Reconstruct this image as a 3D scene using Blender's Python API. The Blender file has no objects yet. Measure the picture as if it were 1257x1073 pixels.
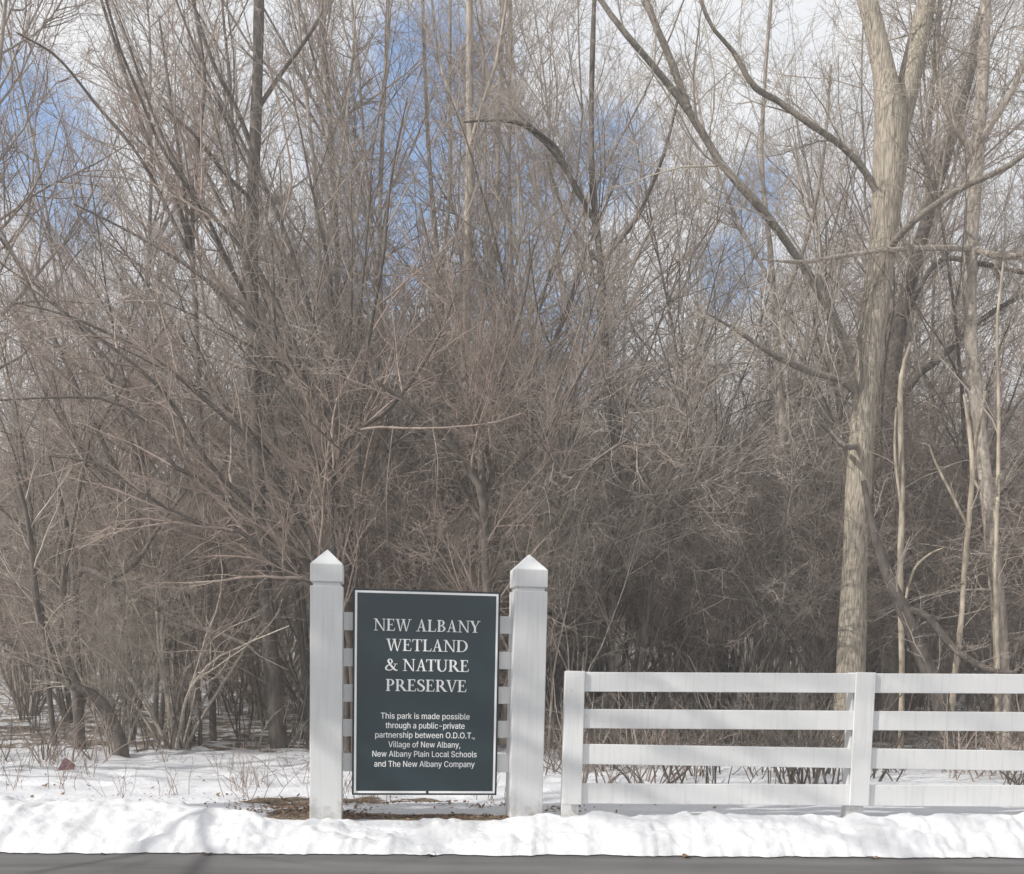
import bpy, math, random, json
import numpy as np
from mathutils import Matrix, Vector

# ------------------------------------------------------------------ camera, world, sun, exposure
SC = bpy.context.scene
COL = SC.collection
FPX, CX, CY = 1210.0, 628.5, 910.0          # focal length and principal point of the 1257 x 1073 photograph
EYE = 1.45
PITCH, ROLL = math.radians(-5.2), 0.021
cam = bpy.data.cameras.new('camera')
cam.sensor_width = 36.0
cam.lens = 36.0 * FPX / 1257.0
cam.shift_y = (CY - 536.5) / 1257.0
cam.clip_end = 2000
CAM = bpy.data.objects.new('camera', cam)
COL.objects.link(CAM)
RC = Matrix.Rotation(math.pi / 2 + PITCH, 4, 'X') @ Matrix.Rotation(ROLL, 4, 'Z')
CAM.matrix_world = Matrix.Translation((0, 0, EYE)) @ RC
SC.camera = CAM
RC3 = np.array(RC.to_3x3())

SUN_EL, SUN_OFF = math.radians(35), math.radians(26)
S = Vector((-math.cos(SUN_OFF) * math.cos(SUN_EL), -math.sin(SUN_OFF) * math.cos(SUN_EL), math.sin(SUN_EL)))
sun = bpy.data.lights.new('sun', 'SUN')
sun.energy = 4.5
sun.angle = math.radians(0.53)
sun.color = (1.0, 0.965, 0.915)
so = bpy.data.objects.new('sun', sun)
COL.objects.link(so)
so.rotation_euler = (-S).to_track_quat('-Z', 'Y').to_euler()

SC.view_settings.view_transform = 'Standard'
SC.view_settings.look = 'None'
SC.view_settings.exposure = 0.14
SC.view_settings.gamma = 1.0
SC.cycles.max_bounces = 6
SC.cycles.diffuse_bounces = 4
SC.cycles.use_denoising = True
SC.cycles.use_adaptive_sampling = True
SC.cycles.adaptive_threshold = 0.02
SC.cycles.transparent_max_bounces = 4


def ray(px, py):
    d = np.array([(px - CX) / FPX, -(py - CY) / FPX, -1.0])
    return RC3 @ d


def at(px, py, Y):
    """world point on the sight line of a photograph pixel at distance Y down the view"""
    d = ray(px, py)
    return np.array([0, 0, EYE]) + d * (Y / d[1])


def on_plane(px, py, p0, n):
    d = ray(px, py)
    o = np.array([0, 0, EYE])
    return o + d * (np.dot(p0 - o, n) / np.dot(d, n))


W = bpy.data.worlds.new('World')
SC.world = W
W.use_nodes = True


def build_world():
    nt = W.node_tree
    nt.nodes.clear()
    N, L = nt.nodes.new, nt.links.new
    out = N('ShaderNodeOutputWorld')
    sky = N('ShaderNodeTexSky')
    sky.sky_type = 'NISHITA'
    sky.sun_disc = False
    sky.sun_elevation = SUN_EL
    sky.sun_rotation = math.atan2(S.x, S.y)
    bg = N('ShaderNodeBackground')
    bg.inputs['Strength'].default_value = 0.15
    hs = N('ShaderNodeHueSaturation')
    hs.inputs['Saturation'].default_value = 1.18
    hs.inputs['Value'].default_value = 1.5
    L(sky.outputs[0], hs.inputs['Color'])
    L(hs.outputs[0], bg.inputs['Color'])
    cl = N('ShaderNodeBackground')
    tc = N('ShaderNodeTexCoord')
    n1 = N('ShaderNodeTexNoise')
    n1.inputs['Scale'].default_value = 4.5
    n1.inputs['Detail'].default_value = 7
    n1.inputs['Roughness'].default_value = 0.58
    n1.inputs['Distortion'].default_value = 0.4
    L(tc.outputs['Generated'], n1.inputs['Vector'])
    ramp = N('ShaderNodeValToRGB')
    ramp.color_ramp.elements[0].position = 0.3
    ramp.color_ramp.elements[0].color = (0.74, 0.79, 0.89, 1)
    ramp.color_ramp.elements[1].position = 0.62
    ramp.color_ramp.elements[1].color = (0.95, 0.97, 1.0, 1)
    L(n1.outputs['Fac'], ramp.inputs[0])
    L(ramp.outputs[0], cl.inputs['Color'])
    cl.inputs['Strength'].default_value = 0.94
    # gaps between the clouds: directions in the sky where the blue shows
    gaps = [((30, 170), .07), ((75, 250), .05), ((530, 90), .075), ((500, 190), .09), ((640, 260), .085), ((620, 340), .07),
            ((742, 190), .06), ((680, 420), .07), ((470, 330), .08), ((930, 240), .04), ((900, 330), .045)]
    acc = None
    for (px, py), r in gaps:
        d = ray(px, py)
        d = d / np.linalg.norm(d)
        vm = N('ShaderNodeVectorMath')
        vm.operation = 'DISTANCE'
        L(tc.outputs['Generated'], vm.inputs[0])
        vm.inputs[1].default_value = tuple(d)
        mr = N('ShaderNodeMapRange')
        mr.inputs['From Min'].default_value = r * 1.28
        mr.inputs['From Max'].default_value = 0.0
        L(vm.outputs['Value'], mr.inputs['Value'])
        if acc is None:
            acc = mr.outputs[0]
        else:
            m = N('ShaderNodeMath')
            m.operation = 'MAXIMUM'
            L(acc, m.inputs[0])
            L(mr.outputs[0], m.inputs[1])
            acc = m.outputs[0]
    n2 = N('ShaderNodeTexNoise')
    n2.inputs['Scale'].default_value = 9
    n2.inputs['Detail'].default_value = 6
    L(tc.outputs['Generated'], n2.inputs['Vector'])
    ad = N('ShaderNodeMath')
    ad.operation = 'MULTIPLY_ADD'
    L(n2.outputs['Fac'], ad.inputs[0])
    ad.inputs[1].default_value = 0.9
    L(acc, ad.inputs[2])
    mk = N('ShaderNodeMapRange')
    mk.interpolation_type = 'SMOOTHSTEP'
    mk.inputs['From Min'].default_value = 0.62
    mk.inputs['From Max'].default_value = 1.15
    mk.inputs['To Max'].default_value = .96
    L(ad.outputs[0], mk.inputs['Value'])
    mix = N('ShaderNodeMixShader')
    L(mk.outputs[0], mix.inputs[0])
    L(cl.outputs[0], mix.inputs[1])
    L(bg.outputs[0], mix.inputs[2])
    L(mix.outputs[0], out.inputs[0])


build_world()

# ------------------------------------------------------------------ materials


def new_mat(name):
    m = bpy.data.materials.new(name)
    m.use_nodes = True
    nt = m.node_tree
    return m, nt, nt.nodes['Principled BSDF']


def noise_mat(name, c0, c1, scale=8, stretch=(1, 1, 1), rough=.8, bump=0, detail=5, p0=.35, p1=.65, rnd=0, coords='Object', spec=.3):
    m, nt, b = new_mat(name)
    N, L = nt.nodes.new, nt.links.new
    tc = N('ShaderNodeTexCoord')
    mp = N('ShaderNodeMapping')
    mp.inputs['Scale'].default_value = stretch
    L(tc.outputs[coords], mp.inputs[0])
    n = N('ShaderNodeTexNoise')
    n.inputs['Scale'].default_value = scale
    n.inputs['Detail'].default_value = detail
    L(mp.outputs[0], n.inputs['Vector'])
    r = N('ShaderNodeValToRGB')
    r.color_ramp.elements[0].position = p0
    r.color_ramp.elements[1].position = p1
    r.color_ramp.elements[0].color = (*c0, 1)
    r.color_ramp.elements[1].color = (*c1, 1)
    L(n.outputs['Fac'], r.inputs[0])
    col = r.outputs[0]
    if rnd:
        oi = N('ShaderNodeObjectInfo')
        mr = N('ShaderNodeMapRange')
        mr.inputs['To Min'].default_value = 1 - rnd
        mr.inputs['To Max'].default_value = 1 + rnd
        L(oi.outputs['Random'], mr.inputs['Value'])
        vm = N('ShaderNodeVectorMath')
        vm.operation = 'SCALE'
        L(col, vm.inputs[0])
        L(mr.outputs[0], vm.inputs['Scale'])
        col = vm.outputs[0]
    L(col, b.inputs['Base Color'])
    b.inputs['Roughness'].default_value = rough
    b.inputs['Specular IOR Level'].default_value = spec
    if bump:
        bp = N('ShaderNodeBump')
        bp.inputs['Strength'].default_value = bump
        bp.inputs['Distance'].default_value = 0.02
        L(n.outputs['Fac'], bp.inputs['Height'])
        L(bp.outputs[0], b.inputs['Normal'])
    return m


M = {}
M['bark_pale'] = noise_mat('pale furrowed bark', (.16, .138, .11), (.47, .41, .325), 52, (1, 1, .11), .85, 1.0, detail=9, p0=.34, p1=.66)
M['bark_grey'] = noise_mat('grey bark', (.21, .18, .15), (.42, .365, .31), 26, (1, 1, .25), .85, .5, rnd=.25)
M['bark_dark'] = noise_mat('dark bark', (.075, .062, .052), (.15, .126, .108), 20, (1, 1, .25), .85, .5, rnd=.2)
M['bark_limb'] = noise_mat('limb bark', (.13, .113, .095), (.25, .22, .185), 30, (1, 1, 1), .85, .5)
M['bark_dead'] = noise_mat('bleached dead wood', (.22, .18, .135), (.48, .41, .32), 12, (1, 1, .3), .7, .3)
M['twig_brown'] = noise_mat('brown twigs', (.21, .160, .132), (.38, .302, .255), 1.2, rough=.6, rnd=.18)
M['twig_grey'] = noise_mat('grey twigs', (.265, .225, .193), (.45, .388, .337), 1.0, rough=.65, rnd=.2)
M['twig_tan'] = noise_mat('tan twigs', (.26, .226, .185), (.45, .395, .335), 1.0, rough=.65, rnd=.2)
M['asphalt'] = noise_mat('asphalt', (.095, .091, .089), (.15, .145, .142), 2.2, (.25, 2.2, 1), .85, 0, detail=10, coords='Object')
M['leaf'] = noise_mat('dead leaves', (.10, .055, .03), (.30, .19, .11), 3, rough=.7, rnd=.3)
M['letter'] = noise_mat('white lettering', (.86, .86, .85), (.90, .90, .89), 5, rough=.45)
M['red'] = noise_mat('faded red plastic', (.20, .09, .10), (.32, .19, .19), 14, rough=.5)


def paint_mat():
    m, nt, b = new_mat('weathered white paint')
    N, L = nt.nodes.new, nt.links.new
    tc = N('ShaderNodeTexCoord')
    mp = N('ShaderNodeMapping')
    mp.inputs['Scale'].default_value = (30, 30, 1.6)
    L(tc.outputs['Object'], mp.inputs[0])
    n = N('ShaderNodeTexNoise')
    n.inputs['Scale'].default_value = 1.0
    n.inputs['Detail'].default_value = 6
    L(mp.outputs[0], n.inputs['Vector'])
    r = N('ShaderNodeValToRGB')
    r.color_ramp.elements[0].position = .25
    r.color_ramp.elements[0].color = (.60, .60, .59, 1)
    r.color_ramp.elements[1].position = .5
    r.color_ramp.elements[1].color = (.69, .69, .685, 1)
    L(n.outputs['Fac'], r.inputs[0])
    n2 = N('ShaderNodeTexNoise')
    n2.inputs['Scale'].default_value = 9
    n2.inputs['Detail'].default_value = 8
    n2.inputs['Roughness'].default_value = .7
    L(tc.outputs['Object'], n2.inputs['Vector'])
    r2 = N('ShaderNodeValToRGB')
    r2.color_ramp.elements[0].position = .70
    r2.color_ramp.elements[0].color = (0, 0, 0, 1)
    r2.color_ramp.elements[1].position = .76
    r2.color_ramp.elements[1].color = (1, 1, 1, 1)
    L(n2.outputs['Fac'], r2.inputs[0])
    mx = N('ShaderNodeMix')
    mx.data_type = 'RGBA'
    L(r2.outputs[0], mx.inputs[0])
    L(r.outputs[0], mx.inputs[6])
    mx.inputs[7].default_value = (.42, .40, .36, 1)
    # splash and grime along the foot
    ge = N('ShaderNodeNewGeometry')
    sx = N('ShaderNodeSeparateXYZ')
    L(ge.outputs['Position'], sx.inputs[0])
    mr = N('ShaderNodeMapRange')
    mr.inputs['From Min'].default_value = .26
    mr.inputs['From Max'].default_value = .02
    L(sx.outputs['Z'], mr.inputs['Value'])
    n3 = N('ShaderNodeTexNoise')
    n3.inputs['Scale'].default_value = 14
    n3.inputs['Detail'].default_value = 7
    L(tc.outputs['Object'], n3.inputs['Vector'])
    mu = N('ShaderNodeMath')
    mu.operation = 'MULTIPLY_ADD'
    L(mr.outputs[0], mu.inputs[0])
    mu.inputs[1].default_value = .30
    L(n3.outputs['Fac'], mu.inputs[2])
    m2 = N('ShaderNodeMapRange')
    m2.inputs['From Min'].default_value = .66
    m2.inputs['From Max'].default_value = .84
    m2.inputs['To Max'].default_value = .45
    L(mu.outputs[0], m2.inputs['Value'])
    mx2 = N('ShaderNodeMix')
    mx2.data_type = 'RGBA'
    L(m2.outputs[0], mx2.inputs[0])
    L(mx.outputs[2], mx2.inputs[6])
    mx2.inputs[7].default_value = (.40, .36, .28, 1)
    L(mx2.outputs[2], b.inputs['Base Color'])
    b.inputs['Roughness'].default_value = .5
    bp = N('ShaderNodeBump')
    bp.inputs['Strength'].default_value = .12
    bp.inputs['Distance'].default_value = .004
    L(n.outputs['Fac'], bp.inputs['Height'])
    L(bp.outputs[0], b.inputs['Normal'])
    return m


M['paint'] = paint_mat()


def panel_mat():
    m = noise_mat('dark green sign face', (.016, .034, .042), (.021, .041, .050), 2.2, rough=.38, spec=.45)
    return m


M['panel'] = panel_mat()
M['panel_edge'] = noise_mat('dark panel edge', (.018, .026, .03), (.03, .04, .045), 6, rough=.5)


def ground_mat():
    m, nt, b = new_mat('snow over leaf litter')
    N, L = nt.nodes.new, nt.links.new
    tc = N('ShaderNodeTexCoord')
    at_ = N('ShaderNodeAttribute')
    at_.attribute_name = 'bare'
    n = N('ShaderNodeTexNoise')
    n.inputs['Scale'].default_value = 3.0
    n.inputs['Detail'].default_value = 8
    n.inputs['Roughness'].default_value = .65
    L(tc.outputs['Object'], n.inputs['Vector'])
    ad = N('ShaderNodeMath')
    L(at_.outputs['Fac'], ad.inputs[0])
    L(n.outputs['Fac'], ad.inputs[1])
    mr = N('ShaderNodeMapRange')
    mr.inputs['From Min'].default_value = 0.98
    mr.inputs['From Max'].default_value = 1.06
    L(ad.outputs[0], mr.inputs['Value'])
    n2 = N('ShaderNodeTexNoise')
    n2.inputs['Scale'].default_value = 28
    n2.inputs['Detail'].default_value = 6
    L(tc.outputs['Object'], n2.inputs['Vector'])
    r = N('ShaderNodeValToRGB')
    r.color_ramp.elements[0].position = .36
    r.color_ramp.elements[0].color = (.055, .040, .028, 1)
    r.color_ramp.elements[1].position = .66
    r.color_ramp.elements[1].color = (.24, .18, .12, 1)
    L(n2.outputs['Fac'], r.inputs[0])
    r3 = N('ShaderNodeValToRGB')
    r3.color_ramp.elements[0].position = .3
    r3.color_ramp.elements[0].color = (.62, .63, .66, 1)
    r3.color_ramp.elements[1].position = .6
    r3.color_ramp.elements[1].color = (.67, .675, .69, 1)
    L(n.outputs['Fac'], r3.inputs[0])
    mx = N('ShaderNodeMix')
    mx.data_type = 'RGBA'
    L(mr.outputs[0], mx.inputs[0])
    L(r3.outputs[0], mx.inputs[6])
    L(r.outputs[0], mx.inputs[7])
    L(mx.outputs[2], b.inputs['Base Color'])
    b.inputs['Roughness'].default_value = .7
    bp = N('ShaderNodeBump')
    bp.inputs['Strength'].default_value = .5
    bp.inputs['Distance'].default_value = .03
    L(n2.outputs['Fac'], bp.inputs['Height'])
    L(bp.outputs[0], b.inputs['Normal'])
    return m


M['ground'] = ground_mat()


def snow_mat():
    m, nt, b = new_mat('ploughed snow')
    N, L = nt.nodes.new, nt.links.new
    tc = N('ShaderNodeTexCoord')
    n = N('ShaderNodeTexNoise')
    n.inputs['Scale'].default_value = 2.2
    n.inputs['Detail'].default_value = 7
    L(tc.outputs['Object'], n.inputs['Vector'])
    r = N('ShaderNodeValToRGB')
    r.color_ramp.elements[0].position = .28
    r.color_ramp.elements[0].color = (.57, .57, .575, 1)
    r.color_ramp.elements[1].position = .5
    r.color_ramp.elements[1].color = (.66, .66, .67, 1)
    L(n.outputs['Fac'], r.inputs[0])
    # grit thrown up from the road: small specks
    n2 = N('ShaderNodeTexNoise')
    n2.inputs['Scale'].default_value = 45
    n2.inputs['Detail'].default_value = 3
    L(tc.outputs['Object'], n2.inputs['Vector'])
    r2 = N('ShaderNodeValToRGB')
    r2.color_ramp.elements[0].position = .70
    r2.color_ramp.elements[0].color = (0, 0, 0, 1)
    r2.color_ramp.elements[1].position = .76
    r2.color_ramp.elements[1].color = (.6, .6, .6, 1)
    L(n2.outputs['Fac'], r2.inputs[0])
    mx = N('ShaderNodeMix')
    mx.data_type = 'RGBA'
    L(r2.outputs[0], mx.inputs[0])
    L(r.outputs[0], mx.inputs[6])
    mx.inputs[7].default_value = (.30, .26, .22, 1)
    L(mx.outputs[2], b.inputs['Base Color'])
    b.inputs['Roughness'].default_value = .65
    bp = N('ShaderNodeBump')
    bp.inputs['Strength'].default_value = .6
    bp.inputs['Distance'].default_value = .02
    n3 = N('ShaderNodeTexNoise')
    n3.inputs['Scale'].default_value = 16
    n3.inputs['Detail'].default_value = 6
    L(tc.outputs['Object'], n3.inputs['Vector'])
    L(n3.outputs['Fac'], bp.inputs['Height'])
    L(bp.outputs[0], b.inputs['Normal'])
    return m


M['snow'] = snow_mat()

# ------------------------------------------------------------------ mesh helpers


def link(o, parent=None):
    COL.objects.link(o)
    if parent is not None:
        o.parent = parent
    return o


def mesh_np(name, verts, quads, mat, smooth=True, tris=None):
    me = bpy.data.meshes.new(name)
    verts = np.asarray(verts, dtype=np.float32)
    me.vertices.add(len(verts))
    me.vertices.foreach_set('co', verts.ravel())
    quads = np.asarray(quads, dtype=np.int32).reshape(-1, 4)
    nt = 0 if tris is None else len(tris)
    loops = quads.ravel()
    starts = np.arange(len(quads), dtype=np.int32) * 4
    if nt:
        tr = np.asarray(tris, dtype=np.int32)
        starts = np.concatenate([starts, len(loops) + np.arange(nt, dtype=np.int32) * 3])
        loops = np.concatenate([loops, tr.ravel()])
    me.loops.add(len(loops))
    me.loops.foreach_set('vertex_index', loops.astype(np.int32))
    me.polygons.add(len(starts))
    me.polygons.foreach_set('loop_start', starts.astype(np.int32))
    me.update(calc_edges=True)
    if smooth:
        me.polygons.foreach_set('use_smooth', np.ones(len(starts), dtype=bool))
    me.materials.append(mat)
    return me


def tag(o, label=None, cat=None, group=None, kind=None):
    if label:
        o['label'] = label
    if cat:
        o['category'] = cat
    if group:
        o['group'] = group
    if kind:
        o['kind'] = kind
    return o


def empty(name, loc, rz=0.0):
    o = bpy.data.objects.new(name, None)
    o.empty_display_size = .2
    o.location = loc
    o.rotation_euler = (0, 0, rz)
    return link(o)


class MB:
    """collects polygons and boxes, links them as one mesh object"""

    def __init__(self):
        self.v, self.f = [], []

    def poly_prism(self, pts, y0, y1):
        """pts (x,z) counter-clockwise seen from the front (-y); prism between y0 (front) and y1"""
        n = len(pts)
        b = len(self.v)
        self.v += [(p[0], y0, p[1]) for p in pts] + [(p[0], y1, p[1]) for p in pts]
        self.f.append(tuple(range(b, b + n)))
        self.f.append(tuple(range(b + 2 * n - 1, b + n - 1, -1)))
        for i in range(n):
            j = (i + 1) % n
            self.f.append((b + i, b + n + i, b + n + j, b + j))
        return self

    def box(self, x0, x1, y0, y1, z0, z1):
        return self.poly_prism([(x0, z0), (x1, z0), (x1, z1), (x0, z1)], y0, y1)

    def build(self, name, mat, parent=None, bevel=0.0, loc=None, seg=2):
        me = bpy.data.meshes.new(name)
        me.from_pydata(self.v, [], self.f)
        me.materials.append(mat)
        me.update()
        o = bpy.data.objects.new(name, me)
        if loc is not None:
            o.location = loc
        link(o, parent)
        if bevel:
            md = o.modifiers.new('bevel', 'BEVEL')
            md.width = bevel
            md.segments = seg
            md.limit_method = 'ANGLE'
        return o


# ------------------------------------------------------------------ noise and the ground height


def vnoise(x, y, seed=0):
    """smooth 2-D value noise, about -1..1"""
    xi, yi = np.floor(x).astype(np.int64), np.floor(y).astype(np.int64)
    fx, fy = x - xi, y - yi
    fx, fy = fx * fx * (3 - 2 * fx), fy * fy * (3 - 2 * fy)

    def h(a, b):
        n = (a * 374761393 + b * 668265263 + seed * 2147483647) & 0xffffffff
        n = ((n ^ (n >> 13)) * 1274126177) & 0xffffffff
        return ((n ^ (n >> 16)) & 0xffff) / 32767.5 - 1
    return (h(xi, yi) * (1 - fx) + h(xi + 1, yi) * fx) * (1 - fy) + (h(xi, yi + 1) * (1 - fx) + h(xi + 1, yi + 1) * fx) * fy


def fbm(x, y, seed=0, octv=4, gain=.5):
    a, s, t = 1.0, 0, 0
    for i in range(octv):
        s = s + a * vnoise(x * 2 ** i, y * 2 ** i, seed + i)
        t += a
        a *= gain
    return s / t


SLOPE = 0.0155
ROAD_EDGE = 7.62
ROAD_DROP = 0.12


def sm(a, b, x):
    t = np.clip((x - a) / (b - a), 0, 1)
    return t * t * (3 - 2 * t)


def ground_z(x, y):
    x, y = np.asarray(x, float), np.asarray(y, float)
    base = SLOPE * np.clip(x, -60, 60)
    wood = sm(12, 18, y)
    z = base + .035 * fbm(x * .7, y * 1.2, 3) * sm(8.3, 9.5, y) + .034 * fbm(x * 2.4, y * 3.4, 9, 3) * sm(8.4, 9.0, y) - .03 * sm(.35, .75, vnoise(x * 3.1, y * 3.1, 14)) * sm(9, 9.6, y)
    z = z + wood * .10 * fbm(x * .25, y * .25, 5)
    z = z - .34 * (1 - sm(7.75, 8.05, y)) * sm(-6.6, -6.2, y)          # the road lies in this trough
    return z


def gz(x, y):
    return float(ground_z(np.array([x]), np.array([y]))[0])


def grid_mesh(name, xs, ys, zf, mat):
    X, Y = np.meshgrid(xs, ys)
    Z = zf(X, Y)
    nx, ny = len(xs), len(ys)
    V = np.stack([X.ravel(), Y.ravel(), Z.ravel()], 1)
    i = np.arange(nx * ny).reshape(ny, nx)
    Q = np.stack([i[:-1, :-1].ravel(), i[:-1, 1:].ravel(), i[1:, 1:].ravel(), i[1:, :-1].ravel()], 1)
    return mesh_np(name, V, Q, mat), X.ravel(), Y.ravel()


SX, SY = -.76, 8.55          # the middle of the sign on the ground


def build_ground():
    out = 9 * 1.13 ** np.arange(1, 36)
    xs = np.concatenate([-out[::-1], np.arange(-9, 9.001, .05), out])
    ys = np.concatenate([-8 - 2 * 1.3 ** np.arange(20, 0, -1), np.arange(-8, 7.5, .6), np.arange(7.5, 14.5, .035), np.arange(14.5, 30, .2),
                         30 * 1.1 ** np.arange(0, 27)])
    me, X, Y = grid_mesh('ground', xs, ys, ground_z, M['ground'])
    px = np.zeros_like(X)
    # bare patches: around and under the sign, at the wood's edge and leaf litter inside the wood
    def blob(cx, cy, rx, ry, s=1.0):
        return s * np.exp(-(((X - cx) / rx) ** 2 + ((Y - cy) / ry) ** 2))
    bare = blob(SX - 1.05, SY + .12, .38, .30, 1.1) + blob(SX + .1, SY - .02, 1.0, .17, 1.2) + blob(-2.3, 9.3, .4, .35, .42) + blob(-1.3, 9.6, .9, .25, .3)
    bare += .42 * sm(12.6, 15, Y) + .06 * fbm(X * .5, Y * .8, 21)
    bare += .31 * sm(8.9, 9.6, Y) * (1 - sm(12, 13, Y)) + .12 * sm(12, 13, Y)
    me.attributes.new('bare', 'FLOAT', 'POINT').data.foreach_set('value', bare.astype(np.float32))
    o = bpy.data.objects.new('ground', me)
    link(o)
    tag(o, kind='structure')

    xs = np.linspace(-90, 90, 361)
    ys = np.linspace(-6.3, ROAD_EDGE + .16, 24)
    me, X, Y = grid_mesh('road', xs, ys, lambda x, y: SLOPE * np.clip(x, -60, 60) - ROAD_DROP - .004 * (y - 1) ** 2 / 6, M['asphalt'])
    o = bpy.data.objects.new('road', me)
    link(o)
    tag(o, kind='structure')

    # ploughed bank along the kerb
    xs = np.concatenate([-7 * 1.06 ** np.arange(40, 0, -1), np.arange(-7, 7, .02), 7 * 1.06 ** np.arange(0, 40)])
    vs = np.linspace(0, 1, 50)
    X, Vv = np.meshgrid(xs, vs)
    front = ROAD_EDGE + .04 * fbm(X * 1.7, X * 0, 31) + .025 * vnoise(X * 7, X * 0, 33) + .016 * vnoise(X * 23, X * 0, 35)
    wd = .74 + .10 * fbm(X * .8, X * 0, 37) + .55 * (1 - sm(-3.0, -2.0, X))
    Yb = front + wd * Vv
    h = .175 + .11 * (1 - sm(-2.7, -1.75, X)) + .04 * sm(.0, .8, X) - .075 * sm(-2.2, -1.8, X) * (1 - sm(-.3, .4, X)) - .02 * (1 - sm(-2.7, -1.9, X)) + .05 * fbm(X * .9, X * 0, 41, 3)
    prof = np.clip(np.sin(np.clip(Vv / .62, 0, 1) * np.pi / 2), 0, 1) ** .8 * (1 - sm(.60, 1.0, Vv))
    base = SLOPE * X + (-ROAD_DROP - .02) * (1 - sm(.35, .9, Vv)) - .05 * sm(.35, .9, Vv)
    edge = np.clip(np.minimum(Vv, 1 - Vv) * 7, 0, 1)
    lump = (.075 * fbm(X * 1.9, Yb * 2.6, 51, 3) + .045 * np.abs(fbm(X * 4.2, Yb * 5.5, 57, 3)) + .018 * fbm(X * 11, Yb * 12, 61, 3)) * edge
    Z = base + h * prof + lump
    n, m = X.shape
    i = np.arange(n * m).reshape(n, m)
    Q = np.stack([i[:-1, :-1].ravel(), i[:-1, 1:].ravel(), i[1:, 1:].ravel(), i[1:, :-1].ravel()], 1)
    me = mesh_np('snow_bank', np.stack([X.ravel(), Yb.ravel(), Z.ravel()], 1), Q, M['snow'])
    o = bpy.data.objects.new('snow_bank', me)
    link(o)
    tag(o, kind='structure')


build_ground()

# ------------------------------------------------------------------ branching growth (numpy, whole levels at once)


def unit(v):
    return v / np.maximum(np.linalg.norm(v, axis=-1, keepdims=True), 1e-9)


def grow(rng, pos, d, ln, r0, n, wob=.1, trop=0.0, r_end=.35, gz_=None):
    N = len(pos)
    pts = np.empty((N, n, 3))
    pts[:, 0] = pos
    d = unit(d)
    step = (ln / (n - 1))[:, None]
    bend = rng.normal(0, wob * .45, (N, 3))
    for i in range(1, n):
        d = d + rng.normal(0, wob, (N, 3)) + bend
        d[:, 2] += trop
        d = unit(d)
        pts[:, i] = pts[:, i - 1] + d * step
    rad = r0[:, None] * np.linspace(1, r_end, n)[None]
    return pts, rad


def shoots(rng, pts, rad, k, t0, t1, ang, ang_sd, lenf, rk, rmin, rmax_ratio=.7, up=0.0, lsd=.3):
    """k new shoots per branch: start points, directions, lengths, radii"""
    N, n, _ = pts.shape
    idx = np.repeat(np.arange(N), k)
    K = len(idx)
    t = t0 + (t1 - t0) * rng.random(K)
    f = t * (n - 1)
    i0 = np.minimum(f.astype(int), n - 2)
    w = (f - i0)[:, None]
    a, b = pts[idx, i0], pts[idx, i0 + 1]
    pos = a * (1 - w) + b * w
    tan = unit(b - a)
    r = rad[idx, i0] * (1 - w[:, 0]) + rad[idx, i0 + 1] * w[:, 0]
    side = unit(np.cross(tan, rng.normal(0, 1, (K, 3))))
    an = np.clip(rng.normal(ang, ang_sd, K), .12, 1.6)[:, None]
    d = tan * np.cos(an) + side * np.sin(an)
    d[:, 2] += up
    plen = np.linalg.norm(pts[:, 1:] - pts[:, :-1], axis=2).sum(1)[idx]
    ln = lenf(plen, t) * np.clip(rng.normal(1, lsd, K), .3, 1.9)
    r0 = np.clip(np.minimum(r * rmax_ratio, ln * rk), rmin, None)
    return pos, d, ln, r0


class Tubes:
    def __init__(self):
        self.v, self.q, self.n = [], [], 0

    def add(self, pts, rad, sides):
        N, n, _ = pts.shape
        if N == 0:
            return
        tan = np.empty_like(pts)
        tan[:, 1:-1] = pts[:, 2:] - pts[:, :-2]
        tan[:, 0] = pts[:, 1] - pts[:, 0]
        tan[:, -1] = pts[:, -1] - pts[:, -2]
        tan = unit(tan)
        ax = unit(pts[:, -1] - pts[:, 0])
        ref = np.where(np.abs(ax[:, 2:3]) > .8, np.array([[1., .13, 0]]), np.array([[0., .1, 1.]]))
        u = unit(np.cross(tan, ref[:, None, :]))
        w = np.cross(tan, u)
        a = np.arange(sides) * 2 * np.pi / sides
        ring = pts[:, :, None, :] + rad[:, :, None, None] * (u[:, :, None, :] * np.cos(a)[:, None] + w[:, :, None, :] * np.sin(a)[:, None])
        self.v.append(ring.reshape(-1, 3))
        i = (np.arange(N * n * sides).reshape(N, n, sides)) + self.n
        nx = np.roll(i, -1, axis=2)
        q = np.stack([i[:, :-1], nx[:, :-1], nx[:, 1:], i[:, 1:]], -1).reshape(-1, 4)
        self.q.append(q)
        self.n += N * n * sides

    def mesh(self, name, mat):
        return mesh_np(name, np.concatenate(self.v), np.concatenate(self.q), mat)


def levels(rng, pts, rad, spec, tube):
    """grow nested levels of shoots; spec rows: (k,t0,t1,ang,sd,lenf,rk,rmin,up,n,wob,trop,sides)"""
    for (k, t0, t1, ang, sd, lf, rk, rmin, up, n, wob, trop, sides) in spec:
        pos, d, ln, r0 = shoots(rng, pts, rad, k, t0, t1, ang, sd, lf, rk, rmin, up=up)
        pts, rad = grow(rng, pos, d, ln, r0, n, wob, trop)
        tube.add(pts, rad, sides)


def rel(f, e=0.0):
    return lambda pl, t: pl * f * (1 - e * t)


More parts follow.
